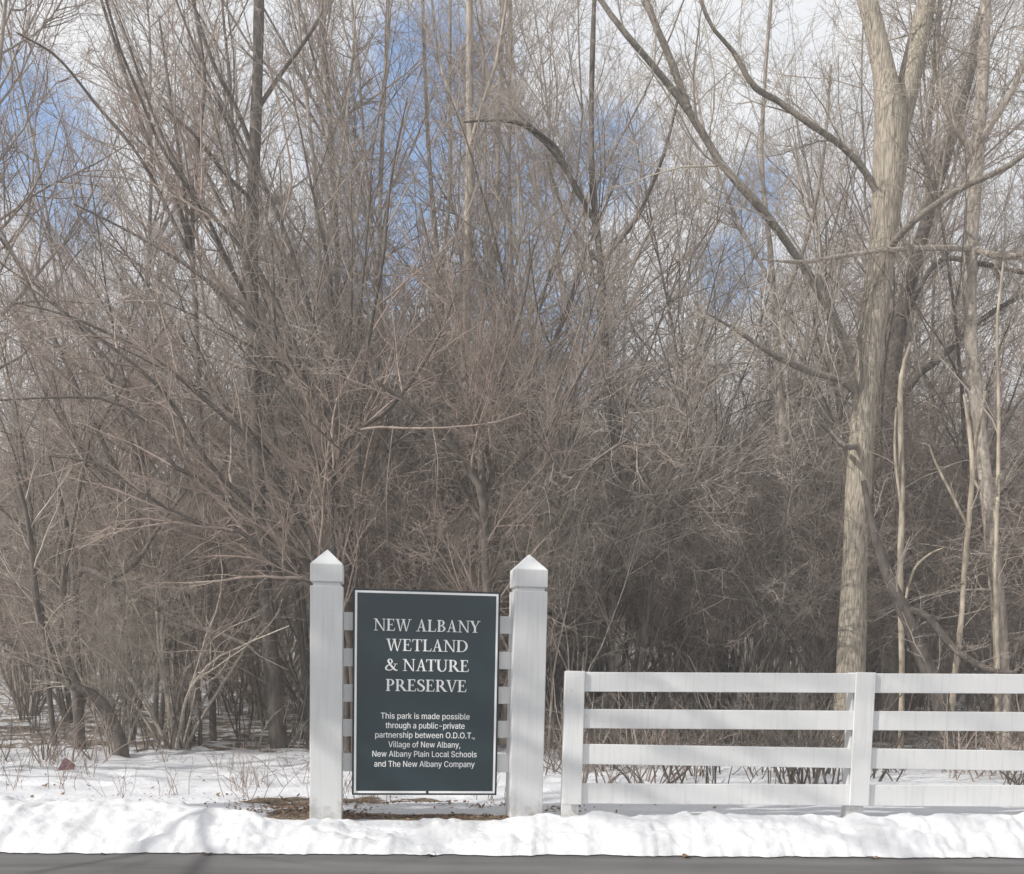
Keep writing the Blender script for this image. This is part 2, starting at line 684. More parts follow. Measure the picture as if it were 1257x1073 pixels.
def make_slender(seed, H, twigmat, barkmat, r=None, lean=.04, full=1.0, far=False, stout=1.0, tlow=.22, sparse=False):
    rng = np.random.default_rng(seed)
    tr, cr = Tubes(), Tubes()
    r0 = r or H * (.0030 + .0022 * rng.random())
    p, ra = grow(rng, np.array([[0, 0, -.15]]), np.array([[rng.normal(0, lean), rng.normal(0, lean), 1]]), np.array([H]), np.array([r0]), 18, .035, .02, .16)
    ra[:, 0] *= 1.35
    tr.add(p, ra, 9)
    pos, d, ln, rr = shoots(rng, p, ra, int(20 * full), tlow, .97, .75, .2, lambda pl, t: pl * (.36 - .22 * t), .0105 * stout, .008, .6, up=.15)
    lp, lr = grow(rng, pos, d, ln, rr, 9, .09, .06)
    tr.add(lp, lr, 5)
    cr_spec = [(7, .12, 1, .7, .2, rel(.48, .35), .011, .005, .1, 6, .12, .05, 4),
               (6, .1, 1, .7, .25, rel(.5, .3), .009, .0035, .06, 5, .14, .03, 3),
               (3, .1, 1, .7, .25, rel(.55, .3), .007, .0028, .03, 4, .15, .02, 3)]
    if sparse:
        levels(rng, lp, lr, [(3, .2, 1, .7, .2, rel(.45), .011, .008, .1, 6, .12, .05, 4)], cr)
        return tr.mesh('trunk', barkmat), cr.mesh('crown', twigmat)
    if far:
        cr_spec = [(6, .12, 1, .7, .2, rel(.5, .35), .012, .008, .1, 5, .12, .05, 3),
                   (5, .1, 1, .7, .25, rel(.55, .3), .010, .0065, .06, 4, .14, .03, 3)]
    levels(rng, lp, lr, cr_spec, cr)
    # short sprays straight from the upper trunk
    levels(rng, p, ra, [(14, .3, 1, .8, .2, lambda pl, t: pl * .10, .010, .005, .1, 6, .12, .05, 4),
                        (7, .1, 1, .7, .2, rel(.5, .3), .009, .003, .05, 5, .14, .03, 3)], cr)
    return tr.mesh('trunk', barkmat), cr.mesh('crown', twigmat)


def make_thicket(seed, H, twigmat, barkmat, nst=14, spread=.5, arch=-.03, far=False):
    rng = np.random.default_rng(seed)
    tr, cr = Tubes(), Tubes()
    a = rng.random(nst) * 2 * np.pi
    b = np.abs(rng.normal(0, spread, nst))
    d = np.stack([np.cos(a) * b, np.sin(a) * b, np.ones(nst)], 1)
    pos = np.stack([np.cos(a) * .18 * rng.random(nst), np.sin(a) * .18 * rng.random(nst), np.full(nst, -.12)], 1)
    p, ra = grow(rng, pos, d, H * (.6 + .5 * rng.random(nst)), H * (.0032 + .0028 * rng.random(nst)), 14, .07, arch, .2)
    tr.add(p, ra, 6)
    pos, d, ln, rr = shoots(rng, p, ra, 8, .34, 1, .6, .2, lambda pl, t: pl * (.46 - .24 * t), .008, .0045, .65, up=.05)
    lp, lr = grow(rng, pos, d, ln, rr, 10, .15, .0)
    tr.add(lp, lr, 4)
    levels(rng, lp, lr, ([(6, .1, 1, .75, .25, rel(.5, .3), .009, .007, .03, 4, .13, 0, 3)] if far else
            [(9, .1, 1, .85, .28, rel(.42, .3), .007, .0030, .03, 6, .19, 0, 3), (6, .1, 1, .85, .3, rel(.5, .3), .006, .0023, .0, 4, .2, 0, 3)]), cr)
    return tr.mesh('stems', barkmat), cr.mesh('twigs', twigmat)


def make_brush(seed, H, twigmat, n=40, rad=.5, tilt=.35):
    rng = np.random.default_rng(seed)
    t = Tubes()
    a = rng.random(n) * 2 * np.pi
    q = rad * np.sqrt(rng.random(n))
    pos = np.stack([np.cos(a) * q, np.sin(a) * q, np.full(n, -.06)], 1)
    d = np.concatenate([rng.normal(0, tilt, (n, 2)), np.ones((n, 1))], 1)
    p, ra = grow(rng, pos, d, H * (.45 + .6 * rng.random(n)), H * (.005 + .009 * rng.random(n)), 9, .09, -.02, .3)
    t.add(p, ra, 4)
    levels(rng, p, ra, [(4, .25, 1, .7, .25, rel(.4, .3), .009, .003, 0, 6, .13, 0, 3),
                        (3, .1, 1, .7, .25, rel(.5, .3), .007, .0022, 0, 4, .15, 0, 3)], t)
    return t.mesh('brush', twigmat)


def smooth_line(P, n):
    """Catmull-Rom through the control points, n samples by arc length"""
    P = np.asarray(P, float)
    Q = np.concatenate([[2 * P[0] - P[1]], P, [2 * P[-1] - P[-2]]])
    out = []
    for i in range(len(P) - 1):
        p0, p1, p2, p3 = Q[i:i + 4]
        t = np.linspace(0, 1, 12, endpoint=False)[:, None]
        out.append(.5 * ((2 * p1) + (-p0 + p2) * t + (2 * p0 - 5 * p1 + 4 * p2 - p3) * t * t + (-p0 + 3 * p1 - 3 * p2 + p3) * t ** 3))
    out = np.concatenate(out + [P[-1:]])
    s = np.concatenate([[0], np.cumsum(np.linalg.norm(np.diff(out[:, :3], axis=0), axis=1))])
    u = np.linspace(0, s[-1], n)
    return np.stack([np.interp(u, s, out[:, k]) for k in range(out.shape[1])], 1)


def limb_from_photo(line, Y0, Y1, n=18, ground=False, rng=None, wander=.0):
    """line of (px,py,half width px) -> [1,n,3] points, [1,n] radii; depth runs from Y0 to Y1"""
    L = []
    m = len(line)
    for i, (px, py, w) in enumerate(line):
        Y = Y0 + (Y1 - Y0) * i / (m - 1)
        if rng is not None and 0 < i:
            Y += rng.normal(0, wander)
        p = at(px, py, Y)
        if ground and i == 0:
            p[2] = gz(p[0], p[1]) - .15
        L.append([*p, w * Y / FPX])
    s = smooth_line(L, n)
    return s[None, :, :3], s[None, :, 3]


def photo_tree(name, label, cat, limbs, spec, bark, twig, seed=1, sides=10, group=None, names=('trunk', 'crown'), extra=None, nlimb=None, thin=1.0, bare=()):
    """limbs: list of (line, Y0, Y1, on the ground?); the first one is the main stem"""
    rng = np.random.default_rng(seed)
    tr, cr, lb = Tubes(), Tubes(), Tubes()
    P, R = [], []
    base = None
    for k, (line, Y0, Y1, g) in enumerate(limbs):
        p, r = limb_from_photo(line, Y0, Y1, 24, g, rng, .10 if not g else .05)
        r = r * thin
        if P and not g:                                     # spring the limb from the nearest point of what it grows on
            A = np.concatenate([q[0] for q in P])
            a = np.array([0, 0, EYE])
            ang = np.hypot(A[:, 0] / A[:, 1] - p[0, 0, 0] / p[0, 0, 1], (A[:, 2] - EYE) / A[:, 1] - (p[0, 0, 2] - EYE) / p[0, 0, 1])
            p = p + (A[ang.argmin()] - p[0, 0])[None, None] * np.linspace(1, 0, p.shape[1])[None, :, None] ** 1.5
        if base is None:
            base = p[0, 0].copy()
            base[2] += .15
        jit = rng.normal(0, 1, r.shape) * r * .05
        (lb if nlimb and k >= nlimb else tr).add(p - base, r + jit, sides)
        P.append(p)
        R.append(r)
    P, R = np.concatenate(P), np.concatenate(R)
    for sub, t0 in spec:
        sel = [i for i in range(len(P)) if i not in bare]
        levels(rng, P[sel] - base, R[sel], t0, cr)
    if extra:
        extra(rng, P - base, R, cr)
    root = empty(name, base)
    tag(root, label, cat, group)
    link(bpy.data.objects.new(names[0], tr.mesh(names[0], bark)), root)
    if lb.n:
        link(bpy.data.objects.new('limbs', lb.mesh('limbs', M['bark_limb'])), root)
    if cr.n:
        link(bpy.data.objects.new(names[1], cr.mesh(names[1], twig)), root)
    return root


def blocks_view(x, y, r=0.0):
    """would stand in the sight line to the forked tree and the dead saplings"""
    q = 628.5 + FPX * x / y
    return (985 < q < 1245 and y < 15.6) or (r and 870 < q < 1330 and y < 16.2) or (r and 620 < q < 880 and y < 16)


def place(name, meshes, x, y, rz, sc, label, cat, group):
    root = empty(name, (x, y, gz(x, y)), rz)
    root.scale = (sc, sc, sc)
    tag(root, label, cat, group)
    for me in meshes:
        link(bpy.data.objects.new(me.name.split('.')[0], me), root)
    return root


# ------------------------------------------------------------------ lettering
GLY = json.loads(r'''{" ":[188,[]],",":[188,[-7,34,95,-6,37,99,-5,39,103,-4,42,108,-3,44,112,-2,47,117,-1,49,121,0,52,126,1,54,130,2,57,134,3,59,139]],"-":[453,[12,108,343,13,108,343,14,108,343]],".":[188,[0,58,133,1,47,144,2,44,147,3,46,145,4,56,135]],"A":[480,[0,13,94,0,386,466,1,19,99,1,380,460,2,25,105,2,375,454,3,31,111,3,369,448,4,37,116,4,363,443,5,42,122,5,358,437,6,48,127,6,352,431,7,54,133,7,346,425,8,60,138,8,341,419,9,66,413,10,71,407,11,77,401,12,83,161,12,318,396,13,89,166,13,312,390,14,95,172,14,306,384,15,101,178,15,301,378,16,106,183,16,295,372,17,112,189,17,289,366,18,118,194,18,283,360,19,124,200,19,278,354,20,130,205,20,272,349,21,136,210,21,267,343,22,141,215,22,262,337,23,147,220,23,257,331,24,153,225,24,252,325,25,159,230,25,247,319,26,165,235,26,242,313,27,170,307,28,176,302,29,182,296,30,188,290,31,194,284]],"C":[510,[0,178,356,1,146,388,2,123,411,3,106,241,3,294,428,4,91,197,4,338,442,5,80,174,5,361,452,6,70,158,6,376,461,7,62,145,7,387,468,8,54,136,8,395,473,9,49,128,9,400,477,10,44,122,11,41,117,12,38,114,13,36,112,14,35,110,15,34,110,16,35,110,17,35,110,18,37,112,19,39,115,20,41,118,21,45,123,22,50,129,22,399,476,23,56,137,23,393,472,24,63,148,24,385,467,25,72,161,25,373,459,26,82,178,26,357,450,27,94,203,27,332,439,28,109,425,29,127,407,30,152,383,31,188,347]],"D":[502,[0,54,298,1,54,343,2,54,371,3,54,392,4,54,131,4,294,408,5,54,131,5,323,421,6,54,131,6,342,431,7,54,131,7,356,440,8,54,131,8,366,447,9,54,131,9,374,453,10,54,131,10,380,457,11,54,131,11,385,461,12,54,131,12,388,464,13,54,131,13,391,466,14,54,131,14,392,467,15,54,131,15,393,467,16,54,131,16,393,467,17,54,131,17,392,467,18,54,131,18,391,465,19,54,131,19,388,463,20,54,131,20,385,461,21,54,131,21,380,457,22,54,131,22,373,452,23,54,131,23,365,446,24,54,131,24,354,439,25,54,131,25,340,430,26,54,131,26,320,419,27,54,131,27,288,406,28,54,390,29,54,368,30,54,339,31,54,285]],"L":[393,[0,54,367,1,54,367,2,54,367,3,54,367,4,54,131,5,54,131,6,54,131,7,54,131,8,54,131,9,54,131,10,54,131,11,54,131,12,54,131,13,54,131,14,54,131,15,54,131,16,54,131,17,54,131,18,54,131,19,54,131,20,54,131,21,54,131,22,54,131,23,54,131,24,54,131,25,54,131,26,54,131,27,54,131,28,54,131,29,54,131,30,54,131,31,54,131]],"N":[523,[0,54,131,0,376,469,1,54,131,1,366,469,2,54,131,2,355,469,3,54,131,3,345,469,4,54,131,4,335,469,5,54,131,5,325,469,6,54,131,6,315,469,7,54,131,7,304,386,7,394,469,8,54,131,8,294,377,8,394,469,9,54,131,9,284,368,9,393,469,10,54,131,10,274,358,10,393,469,11,54,131,11,264,348,11,393,469,12,54,131,12,254,338,12,393,469,13,54,131,13,243,328,13,393,469,14,54,131,14,233,318,14,393,469,15,54,131,15,223,308,15,393,469,16,54,131,16,213,298,16,393,469,17,54,131,17,203,287,17,393,469,18,54,131,18,193,277,18,393,469,19,54,131,19,183,267,19,393,469,20,54,130,20,173,257,20,393,469,21,54,130,21,163,247,21,393,469,22,54,129,22,154,237,22,393,469,23,54,129,23,145,226,23,393,469,24,54,128,24,136,216,24,393,469,25,54,206,25,393,469,26,54,196,26,393,469,27,54,186,27,393,469,28,54,176,28,393,469,29,54,166,29,393,469,30,54,155,30,393,469,31,54,145,31,393,469]],"O":[533,[0,178,356,1,146,388,2,124,410,3,106,241,3,293,428,4,92,198,4,336,442,5,80,174,5,360,454,6,70,158,6,376,464,7,62,145,7,388,472,8,55,136,8,398,479,9,49,128,9,406,484,10,45,122,10,412,489,11,41,117,11,416,493,12,38,114,12,420,495,13,36,112,13,422,497,14,35,110,14,423,498,15,34,110,15,424,499,16,35,110,16,424,499,17,35,110,17,423,498,18,37,112,18,422,497,19,39,115,19,419,495,20,41,118,20,415,492,21,45,123,21,411,488,22,50,129,22,404,483,23,56,138,23,396,477,24,63,148,24,386,470,25,72,161,25,373,462,26,82,178,26,356,451,27,95,204,27,330,439,28,109,424,29,128,406,30,152,382,31,188,346]],"P":[445,[0,54,131,1,54,131,2,54,131,3,54,131,4,54,131,5,54,131,6,54,131,7,54,131,8,54,131,9,54,131,10,54,131,11,54,131,12,54,323,13,54,352,14,54,371,15,54,131,15,271,385,16,54,131,16,303,395,17,54,131,17,319,402,18,54,131,18,328,408,19,54,131,19,334,411,20,54,131,20,337,414,21,54,131,21,338,415,22,54,131,22,338,414,23,54,131,23,336,413,24,54,131,24,331,410,25,54,131,25,323,405,26,54,131,26,311,398,27,54,131,27,288,390,28,54,378,29,54,361,30,54,337,31,54,291]],"S":[447,[-1,195,252,0,125,323,1,95,353,2,75,373,3,61,181,3,268,387,4,50,147,4,302,397,5,43,129,5,320,405,6,38,119,6,331,410,7,34,113,7,337,413,8,32,111,8,339,414,9,338,414,10,333,411,11,321,407,12,299,399,13,260,388,14,204,372,15,151,349,16,116,316,17,91,268,18,74,209,19,62,167,20,54,143,21,49,129,22,47,123,23,46,121,24,47,123,24,329,406,25,50,129,25,322,402,26,56,139,26,311,397,27,64,158,27,292,389,28,75,201,28,249,377,29,91,362,30,113,340,31,148,306]],"T":[449,[0,187,263,1,187,263,2,187,263,3,187,263,4,187,263,5,187,263,6,187,263,7,187,263,8,187,263,9,187,263,10,187,263,11,187,263,12,187,263,13,187,263,14,187,263,15,187,263,16,187,263,17,187,263,18,187,263,19,187,263,20,187,263,21,187,263,22,187,263,23,187,263,24,187,263,25,187,263,26,187,263,27,187,263,28,26,423,29,26,423,30,26,423,31,26,423]],"V":[480,[0,195,287,1,189,293,2,183,298,3,177,304,4,171,310,5,165,237,5,245,316,6,160,232,6,250,322,7,154,227,7,255,328,8,148,222,8,260,333,9,142,217,9,265,339,10,136,211,10,271,345,11,130,206,11,276,351,12,124,200,12,281,357,13,118,195,13,287,362,14,112,189,14,292,368,15,106,183,15,298,374,16,101,178,16,304,380,17,95,172,17,309,386,18,89,166,18,315,392,19,83,160,19,320,397,20,77,155,20,326,403,21,71,149,21,331,409,22,65,143,22,337,415,23,59,138,23,343,421,24,53,132,24,348,427,25,47,126,25,354,432,26,42,121,26,359,438,27,36,115,27,365,444,28,30,109,28,370,450,29,24,103,29,376,456,30,18,98,30,381,461,31,12,92,31,387,467]],"a":[389,[-1,140,180,0,82,236,0,271,343,1,59,257,1,271,343,2,45,343,3,35,128,3,216,343,4,29,108,4,240,343,5,26,100,5,254,343,6,25,98,6,263,343,7,25,100,7,268,343,8,27,107,8,269,343,9,33,126,9,270,343,10,42,182,10,270,343,11,58,343,12,86,343,13,147,343,14,253,343,15,269,343,16,269,342,17,73,109,17,267,341,18,37,119,18,261,337,19,45,137,19,249,332,20,55,173,20,216,324,21,70,311,22,92,292,23,129,258]],"b":[424,[-1,217,240,0,47,118,0,159,305,1,47,118,1,138,330,2,47,118,2,125,347,3,47,183,3,258,360,4,47,159,4,281,370,5,47,145,5,295,377,6,47,136,6,304,383,7,47,129,7,311,388,8,47,125,8,316,392,9,47,121,9,319,394,10,47,120,10,321,396,11,47,119,11,322,396,12,47,119,12,322,396,13,47,120,13,321,395,14,47,122,14,318,393,15,47,126,15,314,390,16,47,131,16,309,386,17,47,139,17,301,381,18,47,150,18,290,374,19,47,167,19,273,365,20,47,205,20,235,354,21,47,120,21,130,340,22,47,120,22,146,320,23,47,120,23,173,287,24,47,120,25,47,120,26,47,120,27,47,120,28,47,120,29,47,120,30,47,120,31,47,120]],"c":[396,[-1,196,222,0,126,289,1,100,316,2,82,334,3,68,167,3,248,347,4,57,144,4,272,357,5,49,130,5,285,364,6,42,120,6,294,363,7,37,114,8,33,109,9,30,105,10,29,103,11,28,102,12,29,103,13,30,104,14,32,107,15,35,111,16,39,117,16,296,317,17,45,125,17,290,367,18,53,136,18,279,361,19,62,154,19,262,352,20,74,192,20,223,341,21,90,326,22,111,305,23,146,269]],"d":[424,[-1,185,208,0,119,266,0,307,378,1,95,286,1,307,378,2,78,300,2,307,378,3,65,167,3,242,378,4,55,144,4,265,378,5,47,130,5,279,378,6,41,120,6,289,378,7,36,113,7,295,378,8,33,109,8,300,378,9,30,105,9,303,378,10,29,103,10,305,378,11,28,102,11,306,378,12,28,103,12,305,378,13,29,104,13,304,378,14,31,106,14,302,378,15,34,110,15,298,378,16,38,116,16,293,378,17,44,123,17,285,378,18,51,135,18,274,378,19,59,152,19,257,378,20,71,190,20,219,378,21,85,295,21,305,378,22,105,279,22,305,378,23,138,252,23,305,378,24,305,378,25,305,378,26,305,378,27,305,378,28,305,378,29,305,378,30,305,378,31,305,378]],"e":[404,[-1,201,225,0,127,297,1,100,324,2,81,342,3,67,168,3,255,355,4,57,142,4,279,364,5,48,128,5,291,370,6,42,118,6,299,318,7,37,111,8,33,106,9,30,103,10,29,102,11,28,377,12,29,377,13,30,376,14,32,103,14,301,375,15,35,107,15,298,372,16,39,113,16,293,369,17,45,121,17,286,364,18,53,133,18,275,357,19,62,150,19,259,348,20,74,188,20,222,337,21,89,322,22,110,301,23,144,266]],"f":[254,[0,75,148,1,75,148,2,75,148,3,75,148,4,75,148,5,75,148,6,75,148,7,75,148,8,75,148,9,75,148,10,75,148,11,75,148,12,75,148,13,75,148,14,75,148,15,75,148,16,75,148,17,75,148,18,75,148,19,75,148,20,0,234,21,0,234,22,0,234,23,0,234,24,75,148,25,75,148,26,75,148,27,75,150,28,77,157,29,82,183,29,209,234,30,91,239,31,106,244,32,132,248]],"g":[425,[-9,118,296,-8,89,326,-7,70,344,-6,56,160,-6,253,357,-5,46,134,-5,280,366,-4,68,119,-4,293,372,-3,300,376,-2,304,378,-1,305,378,0,156,235,0,305,378,1,112,273,1,305,378,2,88,291,2,305,378,3,72,304,3,305,378,4,60,158,4,252,378,5,50,137,5,273,378,6,43,124,6,285,378,7,37,116,7,293,378,8,33,110,8,299,378,9,31,106,9,303,378,10,29,104,10,305,378,11,28,103,11,306,378,12,28,102,12,306,378,13,29,104,13,305,378,14,31,106,14,303,378,15,34,110,15,299,378,16,38,115,16,294,378,17,43,123,17,286,378,18,50,135,18,275,378,19,59,152,19,258,378,20,71,190,20,220,378,21,85,296,21,307,378,22,106,280,22,307,378,23,138,253,23,307,378]],"h":[410,[0,47,120,0,290,363,1,47,120,1,290,363,2,47,120,2,290,363,3,47,120,3,290,363,4,47,120,4,290,363,5,47,120,5,290,363,6,47,120,6,290,363,7,47,120,7,290,363,8,47,120,8,290,363,9,47,120,9,290,363,10,47,120,10,290,363,11,47,120,11,290,363,12,47,120,12,290,363,13,47,120,13,290,363,14,47,120,14,290,363,15,47,121,15,289,363,16,47,125,16,287,362,17,47,131,17,282,360,18,47,141,18,274,356,19,47,158,19,259,351,20,47,200,20,219,343,21,47,120,21,126,331,22,47,120,22,144,314,23,47,120,23,173,284,24,47,120,25,47,120,26,47,120,27,47,120,28,47,120,29,47,120,30,47,120,31,47,120]],"i":[167,[0,47,120,1,47,120,2,47,120,3,47,120,4,47,120,5,47,120,6,47,120,7,47,120,8,47,120,9,47,120,10,47,120,11,47,120,12,47,120,13,47,120,14,47,120,15,47,120,16,47,120,17,47,120,18,47,120,19,47,120,20,47,120,21,47,120,22,47,120,23,47,120,28,46,121,29,37,131,30,36,132,31,41,126,32,60,108]],"k":[381,[0,47,120,0,282,372,1,47,120,1,269,359,2,47,120,2,256,346,3,47,120,3,244,334,4,47,120,4,231,321,5,47,120,5,219,309,6,47,120,6,206,296,7,47,120,7,194,283,8,47,120,8,181,271,9,47,132,9,168,258,10,47,150,10,156,245,11,47,233,12,47,220,13,47,207,14,47,120,14,134,222,15,47,120,15,150,238,16,47,120,16,166,253,17,47,120,17,181,269,18,47,120,18,197,285,19,47,120,19,213,300,20,47,120,20,228,316,21,47,120,21,244,332,22,47,120,22,260,347,23,47,120,23,275,363,24,47,120,25,47,120,26,47,120,27,47,120,28,47,120,29,47,120,30,47,120,31,47,120]],"l":[189,[0,84,185,1,65,182,2,55,179,3,50,133,4,47,122,5,47,120,6,47,120,7,47,120,8,47,120,9,47,120,10,47,120,11,47,120,12,47,120,13,47,120,14,47,120,15,47,120,16,47,120,17,47,120,18,47,120,19,47,120,20,47,120,21,47,120,22,47,120,23,47,120,24,47,120,25,47,120,26,47,120,27,47,120,28,47,120,29,47,120,30,47,120,31,47,120]],"m":[610,[0,47,120,0,268,341,0,490,563,1,47,120,1,268,341,1,490,563,2,47,120,2,268,341,2,490,563,3,47,120,3,268,341,3,490,563,4,47,120,4,268,341,4,490,563,5,47,120,5,268,341,5,490,563,6,47,120,6,268,341,6,490,563,7,47,120,7,268,341,7,490,563,8,47,120,8,268,341,8,490,563,9,47,120,9,268,341,9,490,563,10,47,120,10,268,341,10,490,563,11,47,120,11,268,341,11,490,563,12,47,120,12,268,341,12,490,563,13,47,120,13,268,341,13,490,563,14,47,120,14,268,341,14,490,563,15,47,120,15,268,341,15,490,563,16,47,122,16,268,343,16,489,563,17,47,127,17,266,347,17,487,561,18,47,136,18,259,355,18,481,559,19,47,151,19,246,369,19,467,554,20,47,184,20,215,316,20,320,402,20,434,547,21,47,118,21,125,307,21,332,536,22,47,118,22,141,294,22,349,521,23,47,118,23,166,272,23,378,494]],"n":[410,[0,47,120,0,290,363,1,47,120,1,290,363,2,47,120,2,290,363,3,47,120,3,290,363,4,47,120,4,290,363,5,47,120,5,290,363,6,47,120,6,290,363,7,47,120,7,290,363,8,47,120,8,290,363,9,47,120,9,290,363,10,47,120,10,290,363,11,47,120,11,290,363,12,47,120,12,290,363,13,47,120,13,290,363,14,47,120,14,290,363,15,47,121,15,289,363,16,47,125,16,287,362,17,47,131,17,282,360,18,47,141,18,274,356,19,47,158,19,259,351,20,47,200,20,219,342,21,47,118,21,126,331,22,47,118,22,144,314,23,47,118,23,173,284]],"o":[415,[-1,196,218,0,126,289,1,100,316,2,82,334,3,68,167,3,248,347,4,57,144,4,271,358,5,49,130,5,285,367,6,42,120,6,295,373,7,37,114,7,302,378,8,33,109,8,307,382,9,30,105,9,310,385,10,29,103,10,312,386,11,28,102,11,313,387,12,29,103,12,313,387,13,30,104,13,311,386,14,32,107,14,309,383,15,35,111,15,305,380,16,39,117,16,299,376,17,45,125,17,291,370,18,53,136,18,279,363,19,62,154,19,262,353,20,74,192,20,223,341,21,90,325,22,111,304,23,146,269]],"p":[424,[-9,47,120,-8,47,120,-7,47,120,-6,47,120,-5,47,120,-4,47,120,-3,47,120,-2,47,120,-1,47,120,-1,217,240,0,47,120,0,159,305,1,47,120,1,139,330,2,47,120,2,125,347,3,47,183,3,258,360,4,47,159,4,281,370,5,47,145,5,295,377,6,47,136,6,304,383,7,47,129,7,311,388,8,47,125,8,316,392,9,47,121,9,319,394,10,47,120,10,321,396,11,47,119,11,322,396,12,47,119,12,322,396,13,47,120,13,321,395,14,47,122,14,318,393,15,47,126,15,314,390,16,47,131,16,309,386,17,47,139,17,301,381,18,47,150,18,290,374,19,47,167,19,273,365,20,47,205,20,235,354,21,47,118,21,130,340,22,47,118,22,146,320,23,47,118,23,173,287]],"r":[259,[0,47,120,1,47,120,2,47,120,3,47,120,4,47,120,5,47,120,6,47,120,7,47,120,8,47,120,9,47,120,10,47,120,11,47,120,12,47,120,13,47,120,14,47,120,15,47,120,16,47,123,17,47,130,18,47,141,19,47,161,20,47,249,21,47,118,21,122,249,22,47,118,22,137,249,23,47,118,23,163,249]],"s":[365,[-1,168,195,0,95,269,1,70,296,2,54,313,3,43,138,3,228,324,4,36,117,4,249,331,5,31,106,5,259,336,6,76,101,6,262,337,7,259,336,8,248,333,9,217,326,10,152,315,11,102,297,12,75,266,13,59,207,14,50,149,15,44,125,16,41,116,17,41,115,17,261,286,18,43,119,18,253,328,19,48,131,19,240,322,20,57,160,20,214,313,21,70,301,22,90,282,23,124,251]],"t":[227,[0,105,218,1,84,214,2,71,211,3,64,149,4,61,136,5,59,132,6,59,132,7,59,132,8,59,132,9,59,132,10,59,132,11,59,132,12,59,132,13,59,132,14,59,132,15,59,132,16,59,132,17,59,132,18,59,132,19,59,132,20,0,210,21,0,210,22,0,210,23,0,210,24,59,132,25,59,132,26,59,132,27,59,132,28,59,132]],"u":[410,[0,115,247,0,292,363,1,90,272,1,292,363,2,75,287,2,292,363,3,65,172,3,229,363,4,57,146,4,258,363,5,52,133,5,272,363,6,49,126,6,281,363,7,47,122,7,286,363,8,47,120,8,289,363,9,47,120,9,290,363,10,47,120,10,290,363,11,47,120,11,290,363,12,47,120,12,290,363,13,47,120,13,290,363,14,47,120,14,290,363,15,47,120,15,290,363,16,47,120,16,290,363,17,47,120,17,290,363,18,47,120,18,290,363,19,47,120,19,290,363,20,47,120,20,290,363,21,47,120,21,290,363,22,47,120,22,290,363,23,47,120,23,290,363]],"v":[389,[0,153,235,1,147,242,2,141,248,3,135,254,4,129,260,5,123,193,5,197,266,6,117,188,6,202,272,7,111,183,7,206,278,8,104,178,8,211,284,9,98,172,9,217,291,10,92,167,10,223,297,11,86,161,11,228,303,12,80,155,12,234,309,13,74,149,13,240,315,14,68,143,14,246,321,15,62,138,15,252,327,16,56,132,16,257,333,17,49,126,17,263,339,18,43,120,18,269,346,19,37,115,19,275,352,20,31,109,20,280,358,21,25,103,21,286,364,22,19,97,22,292,370,23,13,92,23,298,376]],"w":[567,[0,129,207,0,360,438,1,124,212,1,355,443,2,119,216,2,351,448,3,115,221,3,346,452,4,110,225,4,342,457,5,105,230,5,337,462,6,100,168,6,172,234,6,332,395,6,399,467,7,95,164,7,176,239,7,328,391,7,403,472,8,90,160,8,180,244,8,323,387,8,407,477,9,85,156,9,184,248,9,319,384,9,411,482,10,81,152,10,188,253,10,314,379,10,415,486,11,76,148,11,192,257,11,310,375,11,420,491,12,71,143,12,196,262,12,305,371,12,424,496,13,66,139,13,201,266,13,301,367,13,428,501,14,61,134,14,205,270,14,297,363,14,433,506,15,56,130,15,210,275,15,293,358,15,437,511,16,52,125,16,214,279,16,289,354,16,442,516,17,47,121,17,219,283,17,285,350,17,446,520,18,42,116,18,223,345,18,451,525,19,37,112,19,227,341,19,455,530,20,32,107,20,232,336,20,460,535,21,27,103,21,236,332,21,464,540,22,22,98,22,241,328,22,469,545,23,18,94,23,245,323,23,473,550]],"y":[389,[-9,42,145,-8,46,170,-7,51,185,-6,55,80,-6,102,196,-5,126,204,-4,136,211,-3,143,217,-2,149,223,-1,154,229,0,153,235,1,147,242,2,141,248,3,135,254,4,129,260,5,122,192,5,197,266,6,116,188,6,201,272,7,110,183,7,206,278,8,104,178,8,211,284,9,98,172,9,217,291,10,92,167,10,223,297,11,86,161,11,228,303,12,80,155,12,234,309,13,74,149,13,240,315,14,68,143,14,246,321,15,61,138,15,252,327,16,55,132,16,257,333,17,49,126,17,263,339,18,43,120,18,269,346,19,37,115,19,275,352,20,31,109,20,281,358,21,25,103,21,286,364,22,19,97,22,292,370,23,13,92,23,298,376]]}''')


def body_line(s):
    """sans-serif line: verts (x,z), quads, width (cap height .51)"""
    x, V, F = 0.0, [], []
    for ch in s:
        adv, v = GLY[ch]                    # the strokes in thin level slices: slice number, from, to (thousandths)
        for i in range(0, len(v), 3):
            b = len(V)
            z0, z1, xa, xb = v[i] * .016, (v[i] + 1) * .016, x + v[i + 1] / 1000, x + v[i + 2] / 1000
            V += [(xa, z0), (xb, z0), (xb, z1), (xa, z1)]
            F.append((b, b + 1, b + 2, b + 3))
        x += adv / 1000
    x0, x1 = min(p[0] for p in V), max(p[0] for p in V)
    return [(p[0] - x0, p[1]) for p in V], F, x1 - x0


T_, t_, s_ = .138, .07, .045


def rc(x0, y0, x1, y1):
    return [(x0, y0), (x1, y0), (x1, y1), (x0, y1)]


def arc(cx, cy, rx, ry, ix, iy, a0, a1, dx=0, n=18):
    A = [math.radians(a0 + (a1 - a0) * i / n) for i in range(n + 1)]
    return [(cx + rx * math.cos(a), cy + ry * math.sin(a)) for a in A] + [(cx + dx + ix * math.cos(a), cy + iy * math.sin(a)) for a in reversed(A)]


